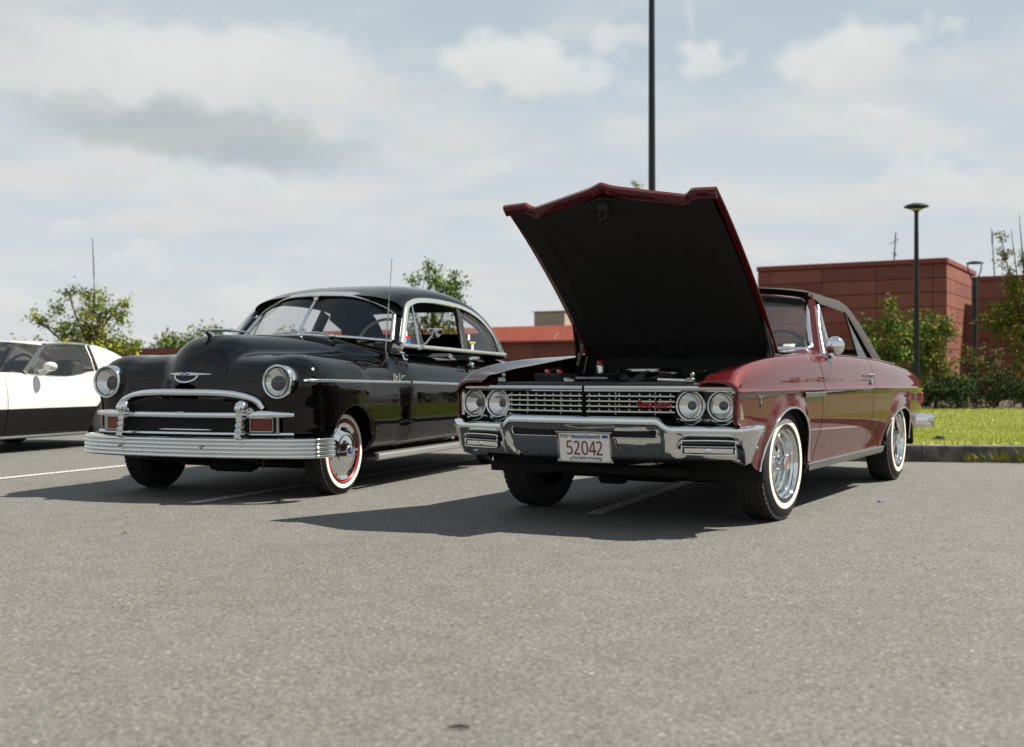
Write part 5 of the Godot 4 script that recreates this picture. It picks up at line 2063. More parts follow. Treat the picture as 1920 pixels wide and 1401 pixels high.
	for k in 9:
		var z := lerpf(-1.60, -2.42, k / 8.0)
		var row := PackedVector3Array()
		for i in 13:
			var x := lerpf(-0.575, 0.575, i / 12.0)
			row.append(Vector3(x, cv([Vector2(-2.42, 1.178), Vector2(-2.1, 1.180), Vector2(-1.75, 1.175), Vector2(-1.60, 1.155)], z) + 0.040 * (1.0 - pow(absf(x) / 0.575, 2.2)), z - (0.0 if k > 1 else -0.16 * (1.0 - pow(x / 0.575, 2)))))
		rows.append(row)
	b.grid(rows)
	part("roof", b, M.paint_white, car)
	b = mb()
	rows = []
	for k in 5:
		var f := k / 4.0
		var row := PackedVector3Array()
		for i in 17:
			var u := lerpf(-1, 1, i / 16.0)
			row.append(Vector3(0.74 * u, 0.862, -0.86 - 0.36 * u * u).lerp(Vector3(0.56 * u, 1.188 - 0.03 * u * u, -1.44 - 0.22 * u * u), f))
		rows.append(row)
	b.grid(rows)
	part("windscreen", b, M.smoked, car)
	b = mb()
	b.grid([PackedVector3Array([Vector3(-0.55, 1.17, -2.42), Vector3(0.55, 1.17, -2.42)]), PackedVector3Array([Vector3(-0.58, 0.90, -3.15), Vector3(0.58, 0.90, -3.15)])])
	part("rear_window", b, M.smoked, car)
	b = mb()
	for sd in [-1.0, 1.0]:
		b.box(Vector3(0.36 * sd, 0.70, -2.18), Vector3(0.46, 0.62, 0.16), 0.07, Basis(Vector3.RIGHT, -0.3))
		b.box(Vector3(0.36 * sd, 0.45, -1.9), Vector3(0.46, 0.14, 0.5), 0.05)
	part("seats", b, M.seat_light, car)
	b = mb()
	b.box(Vector3(0, 0.80, -1.20), Vector3(1.36, 0.14, 0.3), 0.04)
	b.box(Vector3(0, 0.30, -1.6), Vector3(1.45, 0.05, 3.0), 0.01)
	b.box(Vector3(0, 0.55, -2.45), Vector3(1.4, 0.5, 0.05), 0.01)
	part("dashboard", b, M.dark, car)
	b = mb()
	var sw := Basis(Vector3.UP, -PI / 2) * Basis(Vector3.BACK, 0.4)
	var so := Vector3(0.36, 0.88, -1.50)
	b.tube(ring(so, 0.185, sw, 24), 0.014, 8, true)
	b.tube([so + sw * Vector3(0, 0, 0.18), so, so - sw * Vector3(0, 0, 0.18)], 0.014, 6)
	part("steering_wheel", b, M.seat_light, car)
	b = mb()
	b.box(Vector3(0, 0.20, -1.25), Vector3(1.35, 0.06, 3.6), 0.01)
	part("underbody", b, M.pit, car)


# ---------------------------------------------------------------- sky
func sky_texture() -> ImageTexture:
	var W := 2048
	var H := 1024
	var im := Image.create(W, H, false, Image.FORMAT_RGBF)
	var n1 := FastNoiseLite.new()
	n1.seed = 3
	n1.frequency = 1.0
	n1.fractal_octaves = 5
	var n2 := FastNoiseLite.new()
	n2.seed = 17
	n2.frequency = 1.0
	n2.fractal_octaves = 4
	# heaps of cloud: bearing and rise as tangents, half width, half height, strength
	var heaps := [[-0.30, 0.245, 0.17, 0.055, 0.85], [-0.20, 0.262, 0.09, 0.045, 0.7], [-0.005, 0.268, 0.060, 0.036, 0.95], [0.045, 0.258, 0.06, 0.026, 0.75], [0.085, 0.290, 0.028, 0.013, 0.6], [0.165, 0.272, 0.028, 0.020, 0.8], [0.285, 0.262, 0.065, 0.032, 0.9], [0.325, 0.270, 0.04, 0.026, 0.7], [0.32, 0.213, 0.036, 0.016, 0.7], [0.375, 0.282, 0.012, 0.006, 0.5], [0.36, 0.155, 0.05, 0.018, 0.6], [-0.40, 0.112, 0.022, 0.010, 0.6], [-0.33, 0.100, 0.035, 0.010, 0.55], [-0.23, 0.060, 0.05, 0.022, 0.7], [-0.43, 0.058, 0.035, 0.018, 0.7], [-0.34, 0.030, 0.04, 0.012, 0.6], [-0.24, 0.155, 0.10, 0.02, 0.45], [-0.05, 0.06, 0.06, 0.015, 0.4], [0.33, 0.33, 0.06, 0.012, 0.6]]
	var blue_lo := Vector3(0.295, 0.336, 0.372)
	var blue_hi := Vector3(0.225, 0.272, 0.302)
	var white := Vector3(0.366, 0.369, 0.367)
	for y in H:
		var el := PI * 0.5 - PI * (y + 0.5) / H
		var se := sin(el)
		var ce := cos(el)
		for x in W:
			if el < -0.02:
				im.set_pixel(x, y, Color(0.13, 0.125, 0.12))
				continue
			var az := TAU * (x + 0.5) / W
			if az > PI: az -= TAU
			var rise := maxf(se, 0.0) / maxf(ce, 0.05)
			var dx := sin(az) * ce
			var dz := -cos(az) * ce
			# the cloud layer lies on a plane overhead, so that it closes up towards the horizon
			var pr := 1.0 / (maxf(se, 0.0) + 0.16)
			var px := dx * pr
			var pz := dz * pr
			var v := n1.get_noise_3d(px * 1.3 + 3.0, pz * 2.1, 0.0) * 0.9 + n1.get_noise_3d(px * 4.0, pz * 5.5, 4.0) * 0.35
			var veil := clampf(0.56 + v * 1.45, 0.0, 1.0)
			veil = maxf(veil, 1.0 - smoothstep(0.0, 0.16, rise) * 0.75)
			veil = clampf(veil - 0.42 * smoothstep(0.20, 0.33, rise) * smoothstep(-0.25, 0.05, az) * smoothstep(0.9, 0.5, az), 0.0, 1.0)
			var over := smoothstep(0.40, 1.6, rise)
			veil *= 1.0 - 0.40 * over
			var base := blue_lo.lerp(blue_hi, smoothstep(0.03, 0.45, rise)).lerp(Vector3(0.120, 0.170, 0.232), over)
			var c := base.lerp(white * (0.965 + 0.07 * n2.get_noise_3d(px * 3.0, pz * 4.0, 9.0)), veil * 0.92)
			if absf(az) < 0.75 and rise < 0.5:
				var a := tan(az)
				var wx := n2.get_noise_3d(a * 14.0, rise * 20.0, 1.0) * 0.024 + n2.get_noise_3d(a * 42.0, rise * 55.0, 7.0) * 0.011
				var wy := n2.get_noise_3d(a * 14.0, rise * 20.0, 5.0) * 0.018 + n2.get_noise_3d(a * 42.0, rise * 55.0, 2.0) * 0.009
				for h in heaps:
					var ux: float = (a + wx - h[0]) / h[2]
					var uy: float = (rise + wy - h[1]) / h[3]
					# flat below, heaped above
					var uu: float = uy * (1.0 if uy > 0.0 else 1.5)
					var d := ux * ux + uu * uu
					if d > 1.6: continue
					var k: float = h[4] * smoothstep(1.25, 0.25, d)
					var tone := lerpf(0.93, 1.055, smoothstep(-0.9, 0.6, uy + wx * 12.0))
					c = c.lerp(white * tone, k)
				# the grey belly of the large cloud on the left
				var bx := (a + 0.285 + wx) / 0.135
				var by := (rise + wy - (0.203 - 0.085 * (a + 0.275))) / 0.021
				var bd := bx * bx + by * by
				if bd < 2.2: c = c.lerp(Vector3(0.195, 0.215, 0.220), 0.58 * smoothstep(2.1, 0.0, bd))
				# a thin vapour trail
				var tr := absf(a - 0.1525 - (0.33 - rise) * 0.10 - wx * 0.1)
				if rise > 0.285: c = c.lerp(white * 1.02, 0.5 * smoothstep(0.0032, 0.0008, tr) * smoothstep(0.285, 0.30, rise))
				var left := smoothstep(-0.30, -0.48, a) * smoothstep(0.1, 0.3, rise)
				c = c.lerp(white * 0.90, left * 0.6)
			im.set_pixel(x, y, Color(c.x, c.y, c.z))
	return ImageTexture.create_from_image(im)


# ---------------------------------------------------------------- plants
func leaf_quad(b: MB, p: Vector3, dir: Vector3, nrm: Vector3, l: float, w: float, k: Color) -> void:
	var s := dir.cross(nrm).normalized()
	var nn := s.cross(dir).normalized()
	var base := b.v.size()
	b.v.append_array(PackedVector3Array([p - dir * l * 0.5, p + s * w * 0.5 + nn * w * 0.12, p + dir * l * 0.5 - nn * l * 0.10, p - s * w * 0.5 + nn * w * 0.12]))
	b.n.append_array(PackedVector3Array([nn, (nn + s * 0.3).normalized(), nn, (nn - s * 0.3).normalized()]))
	for q in 4: b.c.append(k)
	b.ix.append_array(PackedInt32Array([base, base + 3, base + 1, base + 1, base + 3, base + 2]))


# clumps: [centre, radii, share]; leaves gather into sprays that hang on twigs
func plant(called: String, label: String, category: String, at: Vector3, stems: Array, clumps: Array, leaves: int, size: float, tones: Array, seed_: int, group := "", woody := true) -> Node3D:
	var o := thing(called, label, category, at, 0.0, group)
	var rng := RandomNumberGenerator.new()
	rng.seed = seed_
	var b := mb()
	for s in stems: b.tube(spline(s[0], 4), range_radii(s[1], s[2], (s[0].size() - 1) * 4 + 1), 7)
	var total := 0.0
	for c in clumps: total += c[2]
	var lf := mb()
	var twig := mb()
	for c in clumps:
		var n := int(leaves * c[2] / total)
		var sprays := maxi(3, n / 22)
		for q in sprays:
			var d := Vector3(rng.randfn(), rng.randfn(), rng.randfn()).normalized()
			var r := pow(rng.randf(), 0.45)
			var mid: Vector3 = c[0] + d * c[1] * r
			var out := (d + Vector3(0, 0.35, 0) + Vector3(rng.randfn(), rng.randfn(), rng.randfn()) * 0.35).normalized()
			var reach := size * rng.randf_range(2.4, 4.6)
			if woody and q % 2 == 0:
				twig.tube([c[0].lerp(mid, 0.2), mid, mid + out * reach * 0.7], [size * 0.10, size * 0.07, size * 0.03], 4)
			var tone: Color = tones[rng.randi() % tones.size()]
			for k in 22:
				var f := rng.randf()
				var p := mid + out * reach * (f - 0.35) + Vector3(rng.randfn(), rng.randfn(), rng.randfn()) * size * 0.75
				var ld := (out * 0.5 + Vector3(rng.randfn(), rng.randfn() - 0.5, rng.randfn()) * 0.8).normalized()
				var nn := (Vector3.UP * 0.7 + Vector3(rng.randfn(), rng.randfn(), rng.randfn()) * 0.7).normalized()
				if absf(ld.dot(nn)) > 0.95: nn = Vector3(nn.y, nn.z, nn.x)
				var sh := rng.randf_range(0.75, 1.25)
				leaf_quad(lf, p, ld, nn, size * rng.randf_range(0.8, 1.3), size * rng.randf_range(0.45, 0.7), Color(tone.r * sh, tone.g * sh, tone.b * sh))
	if stems: part("trunk", b, M.bark, o)
	if woody and twig.v.size() > 0: part("branches", twig, M.bark, o).set_meta("kind", "stuff")
	part("crown", lf, M.leaf, o).set_meta("kind", "stuff")
	return o


func range_radii(a: float, b: float, n: int) -> Array:
	var out := []
	for k in n: out.append(lerpf(a, b, float(k) / (n - 1)))
	return out


func plants() -> void:
	var lime := [Color(0.22, 0.26, 0.030), Color(0.17, 0.22, 0.030), Color(0.28, 0.28, 0.045), Color(0.08, 0.12, 0.02)]
	var green := [Color(0.11, 0.17, 0.030), Color(0.075, 0.125, 0.024), Color(0.15, 0.20, 0.034), Color(0.20, 0.205, 0.04)]
	var deep := [Color(0.030, 0.055, 0.014), Color(0.045, 0.080, 0.016), Color(0.024, 0.040, 0.012)]
	var rust := [Color(0.17, 0.11, 0.03), Color(0.10, 0.11, 0.025), Color(0.13, 0.12, 0.03), Color(0.06, 0.08, 0.02)]
	# left, behind the white coupe
	plant("young_tree", "sunlit yellow-green young tree behind the white coupe with one bare tall shoot", "tree", Vector3(-7.75, 0, -21.2),
		[[[Vector3(0, 0, 0), Vector3(0.03, 0.9, 0), Vector3(-0.02, 1.6, 0.03)], 0.06, 0.04], [[Vector3(0.0, 1.0, 0), Vector3(-0.55, 1.5, 0.1), Vector3(-1.05, 1.95, 0.1)], 0.03, 0.012], [[Vector3(0.0, 1.3, 0), Vector3(-0.28, 1.9, 0), Vector3(-0.42, 2.36, 0.0)], 0.025, 0.01], [[Vector3(0, 1.4, 0), Vector3(0.42, 2.0, 0), Vector3(0.56, 2.22, 0)], 0.025, 0.01], [[Vector3(0, 1.5, 0), Vector3(0.05, 2.4, 0), Vector3(0.02, 3.35, 0)], 0.02, 0.006]],
		[[Vector3(0.0, 1.45, 0), Vector3(0.62, 0.36, 0.6), 4.0], [Vector3(0.08, 1.95, 0), Vector3(0.34, 0.36, 0.35), 2.2], [Vector3(0.55, 1.30, 0.1), Vector3(0.45, 0.26, 0.4), 1.6], [Vector3(0.50, 1.90, 0), Vector3(0.18, 0.20, 0.2), 0.7], [Vector3(-0.42, 1.75, 0), Vector3(0.26, 0.22, 0.3), 0.9], [Vector3(-0.95, 1.84, 0.1), Vector3(0.22, 0.10, 0.15), 0.5], [Vector3(-0.42, 2.33, 0), Vector3(0.13, 0.10, 0.13), 0.3], [Vector3(-0.60, 2.05, 0), Vector3(0.12, 0.08, 0.12), 0.25], [Vector3(0.62, 2.12, 0), Vector3(0.10, 0.09, 0.1), 0.25], [Vector3(0.0, 2.30, 0), Vector3(0.20, 0.12, 0.2), 0.4]],
		5200, 0.062, lime, 101)
	# far row on the skyline
	var far := [[-26.6, -78.0, 3.2, 2.2, 5], [-23.4, -80.0, 4.3, 2.6, 6], [-20.6, -78.0, 5.0, 3.0, 7], [-17.0, -88.0, 4.9, 2.2, 8], [-15.2, -88.0, 4.4, 2.0, 9], [-13.0, -84.0, 4.2, 2.2, 10], [-34.5, -82.0, 3.8, 3.0, 11], [-31.0, -80.0, 3.1, 2.4, 12]]
	var far_words := ["leftmost low dark tree on the skyline right of the young tree", "round dark tree on the skyline above the red wall", "tallest rounded tree of the far skyline row beside the sedan's bonnet", "pale thin-topped far tree just above the sedan's bonnet ornament", "far tree peeping over the middle of the sedan's bonnet", "small far tree against the sedan's windscreen post", "wide far tree behind the roof of the white coupe", "low far tree between the white coupe's roof and the young tree"]
	for k in far.size():
		var f: Array = far[k]
		var h: float = f[2] * 0.84
		var w: float = f[3]
		plant("far_tree", far_words[k], "tree", Vector3(f[0], 0, f[1]), [[[Vector3(0, 0, 0), Vector3(0.1, h * 0.4, 0), Vector3(0, h * 0.7, 0)], 0.18, 0.08]],
			[[Vector3(0, h * 0.55, 0), Vector3(w * 0.62, h * 0.40, w * 0.6), 3.0], [Vector3(w * 0.32, h * 0.74, 0.3), Vector3(w * 0.32, h * 0.22, w * 0.3), 1.2], [Vector3(-w * 0.34, h * 0.66, -0.2), Vector3(w * 0.34, h * 0.24, w * 0.3), 1.3], [Vector3(0.0, h * 0.84, 0), Vector3(w * 0.28, h * 0.15, w * 0.3), 0.8]], 1100, 0.30, [green[0], green[1], green[3], deep[1]], 200 + f[4], "far trees on the skyline")
	# behind the sedan
	plant("maple_tree", "bright green young tree rising behind the black sedan's roof", "tree", Vector3(-1.62, 0, -23.2),
		[[[Vector3(0, 0, 0), Vector3(0.02, 1.2, 0), Vector3(0.05, 2.1, 0)], 0.06, 0.035], [[Vector3(0.02, 1.5, 0), Vector3(0.25, 2.1, 0), Vector3(0.42, 2.6, 0)], 0.03, 0.012], [[Vector3(0.03, 1.6, 0), Vector3(-0.02, 2.4, 0), Vector3(-0.08, 3.05, 0)], 0.025, 0.008], [[Vector3(0.0, 1.3, 0), Vector3(-0.3, 1.9, 0), Vector3(-0.42, 2.25, 0)], 0.025, 0.01]],
		[[Vector3(0.10, 2.42, 0), Vector3(0.40, 0.18, 0.35), 2.0], [Vector3(0.40, 2.66, 0), Vector3(0.22, 0.16, 0.2), 1.1], [Vector3(0.05, 2.72, 0), Vector3(0.16, 0.22, 0.18), 0.9], [Vector3(-0.02, 3.0, 0), Vector3(0.08, 0.14, 0.08), 0.3], [Vector3(-0.32, 2.72, 0), Vector3(0.13, 0.06, 0.1), 0.3], [Vector3(-0.36, 2.34, 0), Vector3(0.26, 0.10, 0.2), 0.7], [Vector3(0.48, 2.28, 0), Vector3(0.30, 0.14, 0.25), 0.9], [Vector3(0.0, 1.85, 0), Vector3(0.55, 0.40, 0.5), 3.2], [Vector3(-0.5, 1.5, 0), Vector3(0.40, 0.30, 0.4), 1.4], [Vector3(0.3, 1.35, 0), Vector3(0.40, 0.25, 0.4), 1.2]],
		4200, 0.070, [Color(0.12, 0.19, 0.025), Color(0.16, 0.23, 0.03), Color(0.08, 0.13, 0.02)], 102)
	plant("slender_tree", "thin young tree whose leafy tip shows above the raised bonnet left of the pole", "tree", Vector3(4.10, 0, -38.0), [[[Vector3(0, 0, 0), Vector3(0.05, 3.0, 0), Vector3(0.0, 7.2, 0)], 0.07, 0.01]],
		[[Vector3(0.05, 6.95, 0), Vector3(0.30, 0.22, 0.3), 0.5], [Vector3(0.0, 5.2, 0), Vector3(0.7, 1.0, 0.7), 2.0]], 900, 0.075, lime, 103)
	# shrubs and trees at the foot of the big building
	plant("tall_shrub", "tall leafy shrub behind the convertible's tail, left of the disc lamp", "shrub", Vector3(7.25, 0.14, -22.4),
		[[[Vector3(0, 0, 0), Vector3(0.05, 0.6, 0), Vector3(0.1, 1.2, 0)], 0.04, 0.02], [[Vector3(0, 0.2, 0), Vector3(-0.3, 0.8, 0), Vector3(-0.35, 1.5, 0)], 0.03, 0.012], [[Vector3(0, 0.3, 0), Vector3(0.2, 1.2, 0), Vector3(0.14, 2.0, 0)], 0.03, 0.01]],
		[[Vector3(-0.05, 1.05, 0), Vector3(0.55, 0.48, 0.5), 3.0], [Vector3(0.16, 1.70, 0), Vector3(0.24, 0.30, 0.24), 1.0], [Vector3(-0.34, 1.45, 0), Vector3(0.20, 0.24, 0.2), 0.7], [Vector3(0.10, 2.02, 0), Vector3(0.08, 0.13, 0.08), 0.2], [Vector3(0.45, 1.25, 0), Vector3(0.25, 0.30, 0.25), 0.8], [Vector3(0.0, 0.5, 0), Vector3(0.6, 0.35, 0.5), 1.8]],
		5000, 0.066, green, 104)
	plant("broad_shrub", "broad shrub right of the disc lamp in front of the sunlit wall", "shrub", Vector3(8.35, 0.14, -22.7),
		[[[Vector3(0, 0, 0), Vector3(0.05, 0.6, 0), Vector3(0.0, 1.2, 0)], 0.04, 0.02]],
		[[Vector3(-0.25, 1.15, 0), Vector3(0.45, 0.40, 0.4), 2.2], [Vector3(-0.20, 1.62, 0), Vector3(0.30, 0.26, 0.25), 1.0], [Vector3(0.18, 1.55, 0), Vector3(0.22, 0.22, 0.2), 0.7], [Vector3(0.0, 0.65, 0), Vector3(0.6, 0.42, 0.5), 2.0]],
		4200, 0.066, green, 105)
	plant("autumn_shrub", "rust-tinged thin shrub around the foot of the loop lamp", "shrub", Vector3(10.2, 0.14, -24.2),
		[[[Vector3(0, 0, 0), Vector3(-0.1, 0.6, 0), Vector3(-0.2, 1.3, 0)], 0.03, 0.01], [[Vector3(0, 0, 0), Vector3(0.2, 0.6, 0), Vector3(0.4, 1.1, 0)], 0.03, 0.01]],
		[[Vector3(-0.35, 1.05, 0), Vector3(0.42, 0.36, 0.4), 1.6], [Vector3(0.25, 0.75, 0), Vector3(0.55, 0.36, 0.4), 2.0], [Vector3(0.55, 0.45, 0), Vector3(0.35, 0.35, 0.35), 1.1]],
		2100, 0.060, rust, 106)
	plant("willowy_tree", "tall yellow-green tree with thin upright shoots at the right edge", "tree", Vector3(10.35, 0.14, -23.2),
		[[[Vector3(0, 0, 0), Vector3(0.05, 0.9, 0), Vector3(0.0, 1.7, 0)], 0.07, 0.05], [[Vector3(0, 1.4, 0), Vector3(-0.25, 2.4, 0), Vector3(-0.50, 3.5, 0)], 0.03, 0.006], [[Vector3(0, 1.5, 0), Vector3(-0.02, 2.6, 0), Vector3(-0.12, 3.9, 0)], 0.03, 0.005], [[Vector3(0, 1.5, 0), Vector3(0.3, 2.6, 0), Vector3(0.45, 4.0, 0)], 0.03, 0.006], [[Vector3(0, 1.5, 0), Vector3(-0.18, 2.8, 0), Vector3(-0.28, 3.6, 0)], 0.02, 0.005]],
		[[Vector3(-0.15, 1.75, 0), Vector3(0.75, 0.45, 0.6), 3.6], [Vector3(-0.55, 1.85, 0), Vector3(0.42, 0.26, 0.35), 1.4], [Vector3(0.25, 2.2, 0), Vector3(0.55, 0.40, 0.5), 2.4], [Vector3(-0.25, 2.45, 0), Vector3(0.22, 0.30, 0.2), 0.8], [Vector3(0.05, 2.95, 0), Vector3(0.13, 0.42, 0.13), 0.6], [Vector3(-0.42, 2.9, 0), Vector3(0.10, 0.30, 0.1), 0.35], [Vector3(0.38, 3.1, 0), Vector3(0.15, 0.5, 0.15), 0.6], [Vector3(-0.48, 3.4, 0), Vector3(0.07, 0.12, 0.07), 0.12], [Vector3(0.1, 1.25, 0), Vector3(0.7, 0.3, 0.6), 1.8]],
		6500, 0.062, [Color(0.12, 0.14, 0.022), Color(0.17, 0.17, 0.03), Color(0.075, 0.10, 0.018), Color(0.19, 0.155, 0.03)], 107)
	# clipped low shrubs at the back edge of the lawn
	var low := [[8.15, -21.95, 0.55, 0.62], [9.15, -22.2, 0.75, 0.72], [10.15, -22.0, 0.62, 0.66], [11.2, -21.7, 0.68, 0.72], [12.4, -21.4, 0.7, 0.75]]
	var low_words := ["low dark shrub just behind the convertible's tail", "low dark shrub between the disc lamp and the loop lamp", "low dark shrub right of the loop lamp's foot", "low dark shrub at the right edge under the willowy tree", "low dark shrub beyond the right edge of the lawn"]
	for k in low.size():
		var f: Array = low[k]
		plant("low_shrub", low_words[k], "shrub", Vector3(f[0], 0.14, f[1]), [], [[Vector3(0, f[3] * 0.45, 0), Vector3(f[2], f[3] * 0.5, 0.5), 2.0], [Vector3(0.2, f[3] * 0.75, 0.1), Vector3(f[2] * 0.5, f[3] * 0.25, 0.3), 0.8]], 3400, 0.050, deep, 300 + k, "low shrubs behind the lawn")
	# trees beyond the right edge, mirrored in the convertible's flank
	var side := [[15.5, -19.0, 2.7, 1.8], [19.5, -15.5, 3.2, 2.2], [24.0, -12.0, 2.9, 2.1], [21.0, -24.0, 3.3, 2.4]]
	var side_words := ["rust and green tree nearest beyond the right edge of the picture", "tallest rust and green tree beyond the right edge of the picture", "rust and green tree farthest to the right outside the picture", "rust and green tree far behind the others outside the picture"]
	for k in side.size():
		var f: Array = side[k]
		var h: float = f[2]
		var w: float = f[3]
		plant("side_tree", side_words[k], "tree", Vector3(f[0], 0.1, f[1]), [[[Vector3(0, 0, 0), Vector3(0.05, h * 0.3, 0), Vector3(0, h * 0.6, 0)], 0.10, 0.05]],
			[[Vector3(0, h * 0.55, 0), Vector3(w, h * 0.34, w), 3.0], [Vector3(w * 0.3, h * 0.8, 0), Vector3(w * 0.5, h * 0.18, w * 0.5), 1.0], [Vector3(0, h * 0.25, 0), Vector3(w * 0.9, h * 0.22, w * 0.9), 1.4]], 1500, 0.16, rust, 400 + k, "trees beyond the right edge")
	# weeds at the kerb
	var spots := [[4.30, -10.70, 0.13, "small rosette weed at the left end of the kerb weeds"], [4.52, -10.66, 0.17, "tall narrow weed blade clump in the middle of the kerb"], [4.72, -10.63, 0.18, "upright pale weed clump on the kerb near the right edge"], [4.95, -10.60, 0.15, "weed clump at the kerb cut by the right edge"]]
	for k in spots.size():
		var f: Array = spots[k]
		var rng := RandomNumberGenerator.new()
		rng.seed = 500 + k
		var b := mb()
		for q in 26:
			var d := Vector3(rng.randf_range(-0.7, 0.7), 1.0, rng.randf_range(-0.2, 0.6)).normalized()
			var l: float = f[2] * rng.randf_range(0.4, 1.0)
			leaf_quad(b, Vector3(rng.randf_range(-0.09, 0.09), 0, 0.012) + d * l * 0.5, d, Vector3(rng.randfn() * 0.4, 0.3, 1).normalized(), l, 0.016, [Color(0.20, 0.22, 0.04), Color(0.12, 0.16, 0.03), Color(0.22, 0.15, 0.05)][rng.randi() % 3])
		var o := alone("weed", b, M.leaf, f[3], "weed", "weeds along the kerb")
		o.position = Vector3(f[0], 0.0, f[1])


func lawn_blades() -> void:
	var rng := RandomNumberGenerator.new()
	rng.seed = 9
	var b := mb()
	for q in 7:
		var d := Vector3(rng.randf_range(-0.5, 0.5), 1.0, rng.randf_range(-0.5, 0.5)).normalized()
		var h := rng.randf_range(0.025, 0.055)
		var o := Vector3(rng.randf_range(-0.03, 0.03), -0.005, rng.randf_range(-0.03, 0.03))
		var s := Vector3(rng.randfn(), 0, rng.randfn()).normalized() * 0.0028
		var n := s.cross(d).normalized()
		var base := b.v.size()
		b.v.append_array(PackedVector3Array([o - s, o + s, o + d * h * 0.6 - s * 0.7, o + d * h * 0.6 + s * 0.7, o + d * h + Vector3(d.x, -0.2, d.z) * h * 0.2]))
		for k in 5:
			b.n.append((n + Vector3.UP * 0.6).normalized())
			b.c.append(Color(1, 1, 1))
		b.ix.append_array(PackedInt32Array([base, base + 2, base + 1, base + 1, base + 2, base + 3, base + 2, base + 4, base + 3]))
	var mm := MultiMesh.new()
	mm.transform_format = MultiMesh.TRANSFORM_3D
	mm.use_colors = true
	mm.mesh = b.mesh()
	var n := FastNoiseLite.new()
	n.frequency = 0.7
	var tf := []
	var cl := []
	for k in 42000:
		var z := lerpf(-10.75, -21.7, pow(rng.randf(), 1.5))
		var x := rng.randf_range(3.2, 5.6 + (-z - 10.6) * 0.62)
		if z > kerb_z(x) - 0.19: continue
		var v := n.get_noise_2d(x, z) + rng.randf_range(-0.35, 0.35)
		var s := rng.randf_range(0.7, 1.35) * (1.0 + 0.25 * v)
		tf.append(Transform3D(Basis(Vector3.UP, rng.randf() * TAU).scaled(Vector3(s, s, s)), Vector3(x, 0.155, z)))
		var g := Color(0.34, 0.41, 0.070).lerp(Color(0.47, 0.50, 0.13), clampf(0.5 + v, 0, 1))
		if rng.randf() < 0.12: g = Color(0.50, 0.46, 0.22)
		cl.append(g)
	mm.instance_count = tf.size()
	for k in tf.size():
		mm.set_instance_transform(k, tf[k])
		mm.set_instance_color(k, cl[k])
	var o := MultiMeshInstance3D.new()
	o.name = "grass"
	o.multimesh = mm
	o.material_override = M.grass
	add_child(o)
	tag(o, "sunlit yellow-green grass of the lawn behind the kerb", "grass")
	o.set_meta("kind", "stuff")


func kerb_z(x: float) -> float:
	return -11.335 + 0.1385 * x


